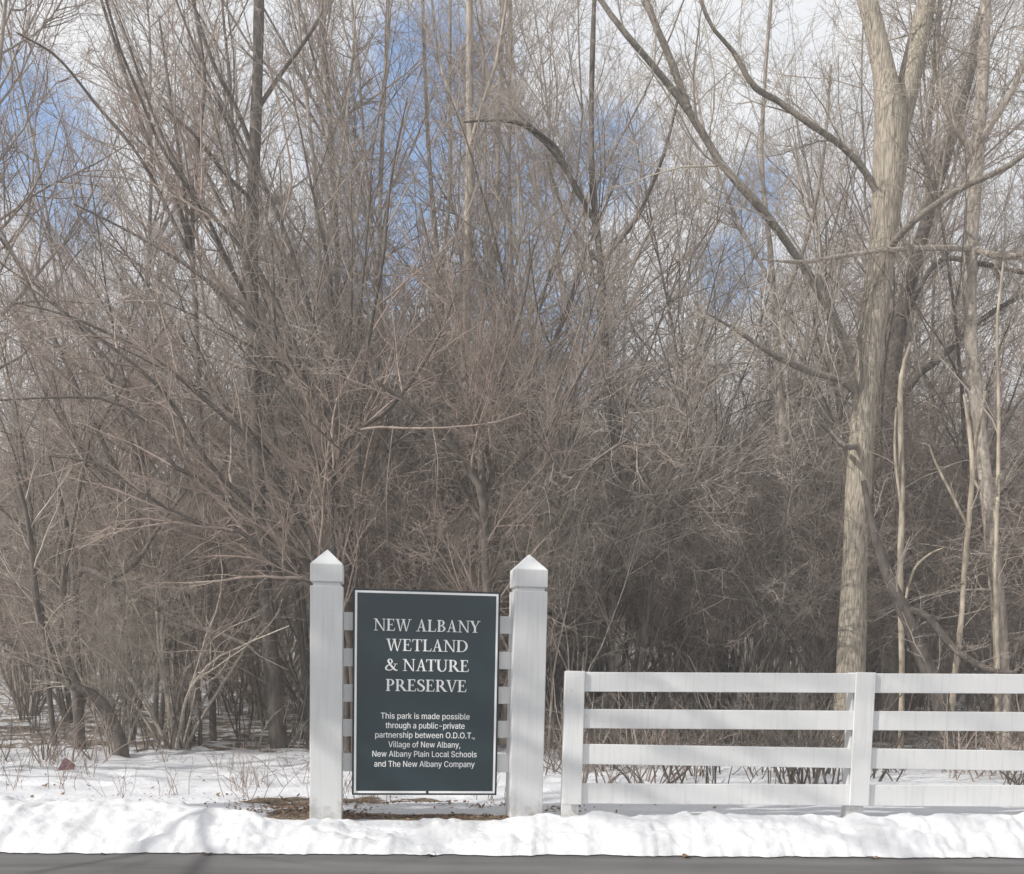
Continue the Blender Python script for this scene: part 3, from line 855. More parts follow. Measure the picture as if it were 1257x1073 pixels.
def stroke(P, n=44):
    S_ = smooth_line([(a, b, 0, w) for a, b, w in P], n)
    L, R_ = [], []
    for i in range(n):
        a, b = S_[max(i - 1, 0)], S_[min(i + 1, n - 1)]
        dx, dy = b[0] - a[0], b[1] - a[1]
        q = math.hypot(dx, dy) or 1
        w = S_[i][3] / 2
        L.append((S_[i][0] - dy / q * w, S_[i][1] + dx / q * w))
        R_.append((S_[i][0] + dy / q * w, S_[i][1] - dx / q * w))
    return [[R_[i], R_[i + 1], L[i + 1], L[i]] for i in range(n - 1)]


def stem(x, w=T_, lo=True, hi=True, e=.07):
    g = [rc(x, 0, x + w, 1)]
    if lo:
        g.append([(x - e, 0), (x + w + e, 0), (x + w + e, s_), (x + w, s_ + .05), (x, s_ + .05), (x - e, s_)])
    if hi:
        g.append([(x - e, 1 - s_), (x, 1 - s_ - .05), (x + w, 1 - s_ - .05), (x + w + e, 1 - s_), (x + w + e, 1), (x - e, 1)])
    return g


def serif_glyph(ch):
    if ch == ' ':
        return .30, []
    if ch == 'N':
        return .86, [rc(.135, 0, .19, .93), [(.67, -.02), (.745, -.02), (.235, 1), (.075, 1)], rc(.69, 0, .745, 1), rc(.03, 0, .30, s_), rc(.60, 1 - s_, .84, 1), rc(.01, 1 - s_, .16, 1)]
    if ch in 'EL':
        g = stem(.11, hi=True)
        g += [rc(.24, 0, .56, .055), [(.52, 0), (.575, 0), (.625, .26), (.595, .26), (.53, .055)]]
        if ch == 'E':
            g += [rc(.24, .945, .53, 1), [(.49, .945), (.515, .77), (.545, .77), (.545, 1), (.49, 1)], rc(.24, .49, .43, .545), [(.405, .40), (.435, .40), (.435, .64), (.405, .64)]]
        return .65, g
    if ch == 'W':
        return 1.10, [[(.29, -.02), (.36, -.02), (.20, 1), (.055, 1)], [(.31, -.02), (.36, -.02), (.56, .97), (.505, .97)], [(.70, -.02), (.77, -.02), (.60, 1), (.455, 1)],
                      [(.72, -.02), (.77, -.02), (1.0, 1), (.945, 1)], rc(-.02, 1 - s_, .29, 1), rc(.39, 1 - s_, .68, 1), rc(.86, 1 - s_, 1.09, 1)]
    if ch == 'A':
        return .78, [[(.11, 0), (.165, 0), (.41, .98), (.36, .98)], [(.51, 0), (.665, 0), (.415, 1.03), (.345, 1.03)], rc(.20, .33, .56, .385), rc(.01, 0, .27, s_), rc(.43, 0, .77, s_)]
    if ch == 'B':
        return .68, stem(.11) + [arc(.30, .755, .25, .245, .12, .19, -90, 90), arc(.30, .265, .315, .265, .18, .21, -90, 90), rc(.24, .945, .305, 1), rc(.24, .48, .305, .53), rc(.24, 0, .305, .055)]
    if ch == 'Y':
        return .74, [[(.30, .40), (.435, .45), (.21, 1), (.055, 1)], [(.385, .40), (.435, .45), (.665, 1), (.605, 1)], rc(.30, 0, .435, .46), rc(.20, 0, .535, s_), rc(-.01, 1 - s_, .30, 1), rc(.52, 1 - s_, .745, 1)]
    if ch == 'T':
        return .70, [rc(.285, 0, .42, 1), rc(.19, 0, .515, s_), rc(.04, .945, .665, 1), [(.02, .75), (.05, .75), (.10, .945), (.10, 1), (.035, 1)], [(.655, .75), (.685, .75), (.67, 1), (.605, 1), (.605, .945)]]
    if ch == 'D':
        return .86, stem(.11) + [arc(.36, .5, .44, .5, .295, .445, -90, 90), rc(.24, .945, .365, 1), rc(.24, 0, .365, .055)]
    if ch == '&':
        return .90, stroke([(.74, .58, .05), (.68, .38, .055), (.55, .16, .06), (.40, .05, .07), (.24, .04, .09), (.11, .13, .12), (.11, .28, .12), (.21, .42, .10), (.36, .54, .06), (.48, .67, .08), (.50, .82, .10),
                            (.43, .95, .06), (.33, .97, .06), (.25, .87, .11), (.28, .72, .13), (.38, .52, .14), (.52, .30, .145), (.66, .12, .14), (.80, .03, .10), (.87, .05, .05)], 70) + [rc(.60, .55, .87, .59)]
    if ch == 'U':
        return .82, [rc(.11, .30, .245, 1), rc(.64, .30, .70, 1), arc(.405, .32, .295, .34, .16, .275, 180, 360, .035), rc(.02, 1 - s_, .335, 1), rc(.55, 1 - s_, .80, 1)]
    if ch in 'RP':
        g = stem(.11) + [arc(.31, .725, .27, .275, .13, .22, -90, 90), rc(.24, .945, .315, 1), rc(.24, .45, .315, .505)]
        if ch == 'R':
            g += [[(.60, 0), (.78, 0), (.47, .47), (.30, .47)], rc(.60, 0, .82, s_)]
            return .78, g
        return .62, g
    if ch == 'S':
        return .56, stroke([(.455, .78, .035), (.40, .93, .055), (.28, .975, .06), (.15, .92, .09), (.10, .77, .13), (.19, .62, .15), (.33, .50, .155), (.46, .36, .15), (.47, .20, .13), (.40, .07, .09), (.26, .02, .06),
                            (.13, .07, .055), (.07, .25, .035)], 50) + [rc(.44, .72, .47, .98), rc(.055, .02, .085, .27)]
    if ch == 'V':
        return .76, [[(.33, -.02), (.40, -.02), (.21, 1), (.055, 1)], [(.35, -.02), (.40, -.02), (.67, 1), (.61, 1)], rc(-.02, 1 - s_, .30, 1), rc(.52, 1 - s_, .76, 1)]
    raise KeyError(ch)


def title_line(s):
    x, P = 0.0, []
    kern = {'AT': -.10, 'AL': -.01, 'WE': -.03, 'LB': 0, 'VE': -.03, 'RV': -.05, 'LA': -.02, 'NY': -.02, 'TU': -.03}
    for i, ch in enumerate(s):
        adv, g = serif_glyph(ch)
        P += [[(x + a, b) for a, b in poly] for poly in g]
        x += adv + kern.get(s[i:i + 2], 0)
    x0 = min(p[0] for q in P for p in q)
    x1 = max(p[0] for q in P for p in q)
    return [[(a - x0, b) for a, b in q] for q in P], x1 - x0


# ------------------------------------------------------------------ the park sign
SIGN_YAW = math.radians(7.5)
SN = np.array([math.sin(SIGN_YAW), -math.cos(SIGN_YAW), 0])
SU = np.array([math.cos(SIGN_YAW), math.sin(SIGN_YAW), 0])


def build_sign():
    # where the left post meets the ground
    p = None
    for Y in np.arange(7.8, 10, .01):
        q = at(399, 1006, Y)
        if q[2] <= gz(q[0], q[1]) + .03:
            p = q
            break
    fr = p
    mid = on_plane(521, 900, fr, SN)
    org = np.array([mid[0], mid[1], gz(mid[0], mid[1])])
    root = empty('park_sign', org, SIGN_YAW)
    tag(root, 'dark green park sign panel hung between two pointed white square posts', 'sign')

    def loc(px, py, off=0.0):
        """local (u, z) of a pixel on the plane 'off' metres behind the posts' front"""
        q = on_plane(px, py, fr - SN * off, SN)
        return float(np.dot(q - org, SU)), float(q[2] - org[2])
    f0 = float(np.dot(fr - org, SN))     # front plane in local -y
    yf = -f0
    post_d = .27
    for (xl, xr, ytop, yeave, ygroove, ybot) in ((380.5, 420.5, 674, 692, 716.5, 1006), (630.5, 671, 680, 699, 723, 1010)):
        u0, _ = loc(xl, 760)
        u1, _ = loc(xr, 760)
        uc, w = (u0 + u1) / 2, (u1 - u0) / 2
        zt, ze, zg = loc((xl + xr) / 2, ytop, .13)[1], loc((xl + xr) / 2, yeave)[1], loc((xl + xr) / 2, ygroove)[1]
        xb, yb_ = org[0] + uc * SU[0], org[1] + uc * SU[1]
        zb = gz(xb, yb_) - org[2] - .2
        b = MB()
        b.box(-w, w, -w, w, zb, zg - .017)
        po = b.build('post', M['paint'], root, .006, loc=(uc, yf + w, 0))
        po.rotation_euler = (0, 0, .03 if xl > 500 else 0)
        nk = MB()
        nk.box(-w + .022, w - .022, -w + .022, w - .022, zg - .019, zg + .019)
        nk.build('neck', M['paint'], po)
        c = MB()
        c.v += [(-w, -w, zg + .017), (w, -w, zg + .017), (w, w, zg + .017), (-w, w, zg + .017), (-w, -w, ze), (w, -w, ze), (w, w, ze), (-w, w, ze), (0, 0, zt)]
        c.f += [(3, 2, 1, 0), (0, 1, 5, 4), (1, 2, 6, 5), (2, 3, 7, 6), (3, 0, 4, 7), (4, 5, 8), (5, 6, 8), (6, 7, 8), (7, 4, 8)]
        c.build('cap', M['paint'], po, .006)
    # rails behind the panel, from post to post
    uL, uR = loc(420.5, 850)[0], loc(630.5, 850)[0]
    for (a, b_) in ((751.5, 773.5), (796, 818), (840, 861.5), (883, 904), (925, 947)):
        z1, z0 = loc(426, a, .11)[1], loc(426, b_, .11)[1]
        MB().box(uL + .001, uR - .001, yf + .11, yf + .15, z0, z1).build('rail', M['paint'], root, .004)
    # the panel
    off = .055
    q = [loc(434, 722, off), loc(615.5, 727, off), loc(608.5, 977.5, off), loc(431.3, 974.5, off)]
    u0, u1 = (q[0][0] + q[3][0]) / 2, (q[1][0] + q[2][0]) / 2
    z1, z0 = (q[0][1] + q[1][1]) / 2, (q[2][1] + q[3][1]) / 2
    ty = yf + off
    pan = MB().box(u0, u1, ty, ty + .05, z0, z1).build('panel', M['panel_edge'], root, .004)
    e = .014
    fc = MB().box(u0 + e, u1 - e, ty - .004, ty + .001, z0 + e, z1 - e).build('sign_face', M['panel'], pan)
    w_ = .024
    br = MB()
    yb0, yb1 = ty - .007, ty - .0035
    a0, a1, c0, c1 = u0 + e + .003, u1 - e - .003, z0 + e + .003, z1 - e - .003
    br.box(a0, a1, yb0, yb1, c1 - w_ + .006, c1)
    br.box(a0, a0 + w_ - .006, yb0, yb1, c0, c1 - w_ + .006 - .0005)
    br.box(a1 - w_ + .006, a1, yb0, yb1, c0, c1 - w_ + .006 - .0005)
    um = (a0 + a1) / 2 + .02
    br.box(a0 + w_ - .0055, um - .012, yb0, yb1, c0, c0 + w_ - .006)
    br.box(um + .012, a1 - w_ + .0055, yb0, yb1, c0, c0 + w_ - .006)
    br.build('border', M['letter'], pan)
    # lettering
    for s, xl, xr, yb, ct in (('NEW ALBANY', 458.5, 589.5, 775.3, 14.5), ('WETLAND', 473.7, 574, 799.6, 14.5), ('& NATURE', 472.5, 575.5, 824.0, 14.5), ('PRESERVE', 473.7, 572.5, 848.8, 14.5)):
        tm = MB()
        P, wd = title_line(s)
        ua, ub = loc(xl, yb, off)[0], loc(xr, yb, off)[0]
        zb = loc((xl + xr) / 2, yb, off)[1]
        ch = loc(523, yb - ct, off)[1] - loc(523, yb, off)[1]
        kx = (ub - ua) / wd
        for i, poly in enumerate(P):
            yo = ty - .0075 - .00018 * (i % 40)
            tm.poly_prism([(ua + a * kx, zb + b * ch) for a, b in poly], yo, ty - .003)
        tm.build('title_lettering', M['letter'], pan)
    for s, xl, xr, yb in (("This park is made possible", 467.4, 576.4, 882.6), ("through a public-private", 473.3, 570.2, 894.2), ("partnership between O.D.O.T.,", 460.5, 582.5, 905.9),
                          ("Village of New Albany,", 476.7, 564.9, 917.5), ("New Albany Plain Local Schools", 457, 585, 929.1), ("and The New Albany Company", 459.3, 582.5, 941.3)):
        bm_ = MB()
        V, F, wd = body_line(s)
        ua, ub = loc(xl, yb, off)[0], loc(xr, yb, off)[0]
        zb = loc((xl + xr) / 2, yb, off)[1]
        kx = (ub - ua) / wd
        kz = (loc(523, yb - 7.2, off)[1] - loc(523, yb, off)[1]) / .515
        b0 = len(bm_.v)
        bm_.v += [(ua + a * kx, ty - .0065, zb + b * kz) for a, b in V]
        bm_.f += [tuple(i + b0 for i in t) for t in F]
        bm_.build('body_lettering', M['letter'], pan)
    return org


SIGN = build_sign()
print('SIGN', SIGN)

# ------------------------------------------------------------------ the board fence


def build_fence():
    Yf = None
    for Y in np.arange(7.8, 10, .01):
        q = at(697, 1003, Y)
        if q[2] <= gz(q[0], q[1]) + .02:
            Yf = Y
            break
    n = np.array([0, -1., 0])
    p0 = at(697, 1003, Yf)

    def P(px, py, off=0.0):
        q = at(px, py, Yf + off)
        return q[0], q[2]
    x0, _ = P(704, 900)
    root = empty('board_fence', (x0, Yf, gz(x0, Yf)))
    ox, oz = x0, gz(x0, Yf)
    tag(root, 'white four board horse fence running right from beside the sign', 'fence')
    # rails: measured at the left and at the second post, then carried on along the same grade
    xl, xm = P(715, 900)[0], P(1037, 900)[0]
    bay = P(1058, 900)[0] - P(704, 900)[0]
    rails = ((825, 849, 826.5, 850.5), (870.5, 894, 872.8, 896.3), (913.5, 938, 918.5, 943), (962, 986.5, 963.5, 989))
    hw = .083
    nb = 4
    for k in range(nb):
        for (a, b, c, d) in rails:
            za, zb = P(715, a)[1] - oz, P(715, b)[1] - oz
            zc, zd = P(1037, c)[1] - oz, P(1037, d)[1] - oz
            g = (zc - za) / (xm - xl)
            g2 = (zd - zb) / (xm - xl)
            u0, u1 = k * bay + hw - .03, (k + 1) * bay - hw + .03
            m = MB()
            e = .004 * ((k * 7) % 3 - 1)
            def zz(z, gg, u):
                return z + gg * (u - (xl - ox)) + (e if k else 0)
            m.poly_prism([(u0, zz(zb, g2, u0)), (u1, zz(zd - (zd - zb) + 0, g2, u1)), (u1, zz(za, g, u1)), (u0, zz(za, g, u0))], .0, .035)
            m.build('rail', M['paint'], root, .004)
    grade = ((P(1037, 826.5)[1] - P(715, 825)[1]) / (xm - xl))
    for k in range(nb + 1):
        u = k * bay
        zt = P(704, 824)[1] - oz + grade * u
        zl = P(704, 987)[1] - oz + grade * u
        gb = gz(ox + u, Yf) - oz
        f = MB()
        f.box(u - hw, u + hw, -.030, -.002, zl, zt + .003)
        f.build('cover_board', M['paint'], root, .004)
        po = MB()
        po.box(u - .075 - .012, u + .075 - .012, .037, .18, gb - .3, zt - .004)
        po.build('post', M['paint'], root, .005)
    return Yf


YF = build_fence()
# ------------------------------------------------------------------ trees one can single out
TW_FINE = [(14, .12, 1, .7, .22, lambda pl, t: np.minimum(pl * .30, 1.7) * (1 - .35 * t), .009, .005, .12, 8, .12, .03, 4),
           (9, .12, 1, .7, .25, rel(.45, .3), .010, .004, .05, 6, .13, .02, 3),
           (6, .1, 1, .7, .25, rel(.5, .3), .008, .0028, .03, 5, .14, .01, 3)]
TW_SPARSE = [(9, .3, 1, .7, .22, lambda pl, t: np.minimum(pl * .25, 1.3) * (1 - .35 * t), .012, .005, .12, 7, .12, .02, 4),
             (6, .12, 1, .7, .25, rel(.45, .3), .010, .0035, .05, 5, .14, .02, 3),
           (4, .12, 1, .7, .25, rel(.45, .3), .010, .0025, .05, 5, .14, .02, 3)]


def build_features():
    # the thick pale forked tree behind the fence
    photo_tree('forked_tree', 'thick pale barked tree with a high fork rising behind the second fence post', 'tree', [
        ([(1040, 905, 26), (1043, 850, 22), (1046, 780, 20), (1049, 700, 19), (1053, 610, 18.5), (1059, 520, 18.5), (1068, 430, 19), (1078, 350, 20), (1086, 280, 21), (1092, 210, 24), (1094, 160, 22), (1087, 100, 16), (1078, 50, 14), (1064, 0, 13), (1046, -90, 11), (1035, -220, 8), (1040, -400, 4)], 14.3, 14.6, True),
        ([(1097, 200, 17), (1108, 150, 16), (1120, 95, 15), (1134, 30, 14), (1143, -20, 13), (1160, -120, 10), (1170, -260, 7), (1160, -420, 3)], 14.5, 15.2, False),
        ([(1056, 560, 5.5), (1049, 500, 5.5), (1042, 455, 5.8), (1028, 410, 5.8), (1004, 365, 5.6), (965, 305, 5.4), (925, 252, 5.4), (886, 208, 5.2), (845, 140, 5), (800, 82, 4.4), (765, 40, 4), (733, -5, 3.5), (690, -80, 4), (660, -160, 2)], 14.35, 12.8, False),
        ([(845, 140, 6), (825, 80, 5), (800, 20, 4.5), (775, -50, 3)], 13.3, 13.6, False),
        ([(1046, 470, 5), (1028, 458, 5), (992, 450, 4.5), (950, 433, 4), (905, 405, 2.6), (868, 385, .7)], 14.3, 13.5, False),
        ([(1088, 235, 4.5), (1060, 190, 4.5), (1030, 162, 4.2), (992, 140, 4), (955, 116, 4), (925, 100, 4), (900, 60, 3.2), (872, 28, 2.6), (850, -30, 3)], 14.5, 13.7, False),
        ([(1060, 540, 4), (1040, 545, 4), (1015, 525, 2.8), (1000, 512, .8)], 14.2, 13.7, False),
        ([(1080, 300, 5), (1120, 260, 5), (1180, 225, 4.5), (1240, 200, 4), (1300, 150, 3)], 14.5, 13.6, False),
    ], [(0, TW_FINE)], M['bark_pale'], M['twig_tan'], seed=11, sides=14, nlimb=2, thin=.83, bare=(0, 6, 7, 8))
    photo_tree('shaded_tree', 'dark trunked tree leaning close behind the pale forked tree', 'tree', [
        ([(1092, 900, 17), (1090, 800, 16), (1086, 700, 15.5), (1084, 600, 15), (1088, 520, 15), (1098, 430, 13), (1120, 330, 11), (1150, 230, 9), (1185, 110, 8), (1210, 0, 7), (1240, -160, 4)], 16.2, 17, True),
        ([(1090, 560, 6), (1120, 480, 6), (1160, 440, 5), (1210, 390, 4), (1260, 360, 3)], 16.2, 15.5, False),
        ([(1104, 400, 5), (1150, 320, 4), (1200, 322, 4), (1257, 335, 3)], 16.4, 15, False),
    ], [(0, TW_FINE)], M['bark_dark'], M['twig_grey'], seed=12, thin=.75, bare=(0,))
    photo_tree('vine_hung_tree', 'tree matted with hanging brown vines at the right edge', 'tree', [
        ([(1235, 900, 14), (1228, 780, 13), (1215, 640, 12), (1200, 500, 12), (1190, 380, 11), (1195, 250, 11), (1205, 120, 10), (1210, 0, 9), (1215, -150, 6), (1220, -320, 3)], 14.6, 15, True),
        ([(1195, 330, 6), (1160, 323, 5), (1100, 318, 4), (1040, 320, 3.5), (985, 324, 3), (935, 318, 1.5)], 14.6, 13.4, False),
        ([(1195, 330, 6), (1235, 330, 6), (1290, 310, 5), (1350, 280, 4)], 14.6, 14, False),
        ([(1200, 200, 6), (1160, 130, 5), (1150, 40, 4), (1165, -50, 3)], 14.8, 14.6, False),
        ([(1202, 180, 6), (1250, 100, 5), (1280, 0, 4)], 14.8, 14.6, False),
    ], [(0, TW_FINE)], M['bark_grey'], M['twig_tan'], seed=13, thin=.68, bare=(0, 1), extra=hang_vines)
    # the straight dark pole of a tree at upper left
    photo_tree('pole_tree', 'straight dark trunked tree standing tall left of the sign', 'tree', [
        ([(343, 930, 15), (338, 860, 13), (330, 780, 11), (322, 660, 10), (315, 540, 9.5), (311, 420, 9), (309, 300, 9), (312, 200, 8.5), (316, 100, 8), (318, 0, 7.5), (320, -120, 6), (324, -300, 3)], 14.6, 15.2, True),
        ([(312, 170, 4), (290, 120, 3.5), (262, 70, 3), (240, 10, 2.5), (225, -60, 1.5)], 15, 14.5, False),
        ([(314, 120, 3.5), (345, 80, 3), (385, 30, 2.5), (420, -30, 1.5)], 15, 15.5, False),
        ([(311, 260, 3.5), (280, 225, 3), (240, 170, 2.5), (200, 130, 1.5)], 15, 14.2, False),
    ], [(0, TW_SPARSE)], M['bark_dark'], M['twig_grey'], seed=14, thin=.8)
    # the fan of stems arching left from behind the sign
    photo_tree('arching_shrub', 'huge shrub of dark stems arching up and left from behind the left sign post', 'shrub', [
        ([(424, 925, 8), (420, 800, 7), (395, 725, 7), (352, 696, 6), (312, 640, 5.5), (275, 610, 5), (245, 588, 4.5), (208, 568, 4), (181, 521, 3.5), (134, 491, 3), (70, 488, 2), (-10, 492, 1.3)], 13.6, 12.6, True),
        ([(424, 925, 8), (416, 780, 7), (385, 700, 6.5), (345, 655, 6), (315, 622, 5.5), (285, 600, 5), (240, 547, 4.5), (215, 500, 4), (188, 468, 3.5), (140, 428, 3), (85, 388, 2), (25, 345, 1.3)], 13.6, 12.4, True),
        ([(428, 925, 8), (424, 780, 7), (405, 700, 6), (372, 640, 6), (340, 590, 5.5), (310, 545, 5), (272, 508, 4.5), (232, 474, 4), (190, 438, 3.5), (150, 418, 3), (85, 388, 2), (20, 372, 1.2)], 13.7, 13, True),
        ([(430, 925, 8), (428, 780, 7), (415, 680, 6), (398, 600, 5.5), (370, 520, 5), (330, 440, 4.5), (290, 380, 4), (235, 330, 3.4), (160, 285, 2.5), (90, 250, 1.5)], 13.9, 13.5, True),
        ([(432, 925, 8), (430, 780, 7), (425, 680, 6), (410, 590, 5.5), (385, 490, 5), (352, 400, 4.5), (310, 320, 4), (262, 268, 3.6), (215, 200, 3), (180, 120, 2.5), (150, 30, 1.8), (120, -40, 1)], 14, 14.2, True),
        ([(434, 925, 7), (436, 780, 6.5), (432, 660, 6), (420, 560, 5), (398, 450, 4.5), (365, 330, 4), (335, 250, 3.4), (290, 160, 2.6), (240, 60, 2), (205, -30, 1)], 14.1, 14.5, True),
        ([(428, 925, 7), (422, 790, 6), (396, 715, 5.5), (352, 706, 5), (300, 655, 4), (250, 645, 3.5), (190, 615, 3), (120, 570, 2.2), (60, 560, 1.3)], 13.5, 12.3, True),
        ([(436, 925, 6), (442, 780, 6), (445, 660, 5), (440, 540, 4.5), (452, 420, 4), (470, 320, 3), (480, 220, 2), (500, 120, 1.2)], 13.9, 13.6, True),
        ([(436, 925, 6), (430, 800, 6), (410, 690, 5), (408, 600, 4.5), (425, 540, 4), (480, 500, 3.5), (530, 430, 2.5), (560, 360, 1.5)], 13.4, 12.9, True),
    ], [(0, [(14, .25, 1, .6, .22, lambda pl, t: np.minimum(pl * .26, 1.8) * (1 - .3 * t), .010, .005, .12, 8, .10, 0, 4),
             (8, .12, 1, .7, .25, rel(.45, .3), .009, .0035, .05, 6, .13, 0, 3),
             (6, .1, 1, .7, .25, rel(.5, .3), .007, .0026, .03, 5, .14, 0, 3)])], M['bark_dark'], M['twig_brown'], seed=15, sides=7, thin=.66, names=('stems', 'twigs'))
    # the small tree with spread forks between the sign posts
    photo_tree('spreading_tree', 'small dark tree with V shaped forks just above the sign panel', 'tree', [
        ([(598, 925, 8), (598, 800, 7.5), (597, 700, 7.5), (594, 640, 7.5), (592, 606, 7), (570, 566, 5.5), (545, 530, 5), (515, 505, 4.5), (482, 482, 3.5), (450, 460, 2)], 13.2, 12.6, True),
        ([(594, 615, 6), (590, 560, 5.5), (575, 495, 5), (568, 440, 4.5), (556, 380, 4), (530, 320, 3), (515, 250, 2)], 13.2, 13.5, False),
        ([(597, 620, 6), (606, 580, 5), (600, 530, 4.5), (618, 450, 4), (640, 380, 3), (655, 300, 2)], 13.2, 13.8, False),
        ([(598, 610, 5), (618, 585, 4.5), (645, 560, 4), (668, 535, 3.5), (700, 480, 2.6), (730, 430, 1.6)], 13.2, 12.8, False),
        ([(600, 720, 5), (625, 660, 4.5), (648, 636, 4), (690, 590, 3.5), (730, 565, 3), (770, 540, 1.8)], 13.2, 12.7, False),
        ([(594, 640, 4), (575, 620, 4), (555, 640, 3.5), (530, 640, 2.5)], 13.2, 13, False),
    ], [(0, TW_FINE)], M['bark_dark'], M['twig_brown'], seed=16, sides=8, thin=.75)
    # tall thin trunks in the middle
    for i, (lab, top) in enumerate((
            ('tall slim tree whose two stems frame a blue gap above the sign', [([(552, 920, 8), (553, 760, 7.5), (550, 600, 7), (545, 450, 7), (538, 330, 7), (527, 200, 5), (522, 90, 4.5), (518, -20, 4), (510, -160, 2)], 17, 17.5, True), ([(540, 350, 5), (552, 220, 4.5), (552, 100, 4), (553, -40, 3)], 17.2, 17.4, False)]),
            ('tallest straight slim trunk above the middle of the sign', [([(580, 922, 9), (578, 760, 8.5), (575, 600, 8), (572, 450, 7.5), (574, 300, 7.5), (577, 180, 8), (576, 60, 7), (577, -60, 6), (578, -240, 3)], 16, 16.2, True), ([(577, 175, 5), (590, 130, 4), (610, 70, 3.5), (625, -20, 2.5)], 16.1, 15.8, False), ([(576, 190, 4), (560, 140, 3.5), (540, 80, 3), (530, 0, 2)], 16.1, 16.4, False)]),
            ('slim pale grey double trunk above the right sign post', [([(618, 922, 7), (614, 760, 6.5), (610, 600, 6.5), (606, 450, 6), (608, 300, 6), (612, 190, 5), (615, 60, 4.5), (622, -60, 3)], 18, 18.5, True), ([(609, 400, 4.5), (598, 260, 4), (596, 130, 3.5), (590, -20, 2.5)], 18.2, 18.4, False)]),
            ('tree whose bent limbs cross the blue gap right of centre', [([(752, 920, 9), (750, 760, 8.5), (748, 600, 8), (744, 450, 7.5), (738, 330, 7), (728, 240, 6.5), (726, 150, 5.5), (728, 40, 5), (733, -80, 3)], 15.5, 15.8, True), ([(730, 255, 5.5), (700, 205, 5), (672, 170, 4.5), (640, 148, 4), (605, 146, 3), (570, 150, 2)], 15.6, 14.8, False), ([(787, 262, 4.5), (735, 216, 4.5), (700, 178, 4), (660, 156, 3), (625, 130, 2)], 15.5, 15.1, False), ([(738, 330, 5), (762, 300, 4.5), (787, 262, 4.5), (815, 190, 3.5), (835, 110, 2.5)], 15.7, 15.4, False), ([(738, 340, 5), (715, 310, 4), (690, 260, 3), (670, 190, 2)], 15.7, 16, False)]),
            ('upright slim tree left of the tall middle trunks', [([(470, 922, 8), (472, 760, 7), (474, 600, 6.5), (470, 450, 6), (466, 300, 5.5), (470, 150, 5), (476, 20, 4), (480, -120, 2)], 17, 17.2, True), ([(468, 340, 4), (440, 220, 3.5), (415, 120, 3), (390, 20, 2)], 17, 16.6, False)]),
            ('slim tree with a swept crown above the left sign post', [([(396, 922, 8), (398, 760, 7), (400, 600, 6.5), (396, 450, 6), (392, 330, 5.5), (385, 200, 5), (372, 80, 4), (360, -60, 3)], 16.5, 16.4, True), ([(392, 340, 4), (415, 220, 3.5), (430, 100, 3), (438, -20, 2)], 16.4, 16.8, False)]),
            ('upper left tree of long stems leaning out to the left', [([(262, 925, 9), (258, 760, 8), (250, 600, 7.5), (243, 450, 7), (236, 320, 6.5), (214, 240, 6), (184, 180, 5.5), (160, 110, 5), (140, 50, 4), (118, -20, 3)], 15.5, 15, True), ([(240, 330, 5), (240, 240, 5), (248, 160, 4.5), (252, 90, 4), (240, 10, 3), (235, -80, 2)], 15.2, 15.5, False), ([(236, 320, 5), (205, 255, 5), (170, 190, 4.5), (120, 130, 4), (70, 70, 3), (20, 40, 2)], 15.2, 14.4, False), ([(238, 330, 4), (222, 200, 4), (208, 110, 3.5), (195, 20, 2.5)], 15.2, 15.4, False)]),
            ('gaunt slim tree left of the forked tree with bare crossing limbs', [([(960, 915, 10), (962, 760, 9), (965, 640, 8.5), (960, 520, 8), (952, 400, 7), (945, 300, 6), (935, 200, 5), (940, 80, 4), (950, -40, 3)], 16.8, 17, True), ([(952, 400, 5), (990, 300, 4.5), (1010, 200, 4), (1020, 80, 3)], 16.8, 16.2, False), ([(948, 350, 4), (905, 270, 3.5), (870, 180, 3), (850, 90, 2)], 16.8, 17.3, False)]),
    )):
        photo_tree('slim_tree', lab, 'tree', top, [(0, TW_FINE)], M[('bark_grey', 'bark_grey', 'bark_grey', 'bark_dark', 'bark_grey', 'bark_grey', 'bark_dark', 'bark_grey')[i]], M['twig_grey' if i % 2 else 'twig_brown'], seed=30 + i, sides=8, thin=(.5, .62, .48, .58, .48, .48, .48, .55)[i])
    # leaning trunks low in the picture
    photo_tree('bent_tree', 'crooked trunk bending up and left at the far left wood edge', 'tree', [
        ([(153, 930, 12), (146, 905, 11), (136, 880, 10), (119, 856, 9), (98, 846, 8.5), (80, 836, 8), (68, 812, 7.5), (56, 785, 7), (46, 750, 6), (42, 710, 5), (36, 650, 4), (20, 580, 2.5)], 13.4, 13.2, True),
        ([(98, 846, 7), (88, 815, 6.5), (76, 790, 6), (78, 740, 5.5), (82, 690, 5), (95, 620, 3.5), (110, 540, 2)], 13.3, 13.8, False),
    ], [(0, TW_SPARSE)], M['bark_dark'], M['twig_grey'], seed=50, thin=.72)
    photo_tree('slanting_limb_tree', 'dark tree with a long limb slanting down right, left of the sign', 'tree', [
        ([(98, 928, 10), (96, 860, 9), (92, 800, 8.5), (90, 750, 8), (92, 705, 7), (80, 640, 5), (60, 560, 3)], 14.4, 14.4, True),
        ([(92, 702, 6), (105, 694, 6), (140, 712, 6), (172, 732, 5.5), (226, 762, 5), (282, 782, 4), (312, 797, 2.5)], 14.4, 13.2, False),
        ([(140, 712, 4), (170, 690, 3.5), (200, 640, 3), (230, 600, 2)], 14, 13.5, False),
    ], [(0, TW_SPARSE)], M['bark_dark'], M['twig_grey'], seed=51, thin=.72)
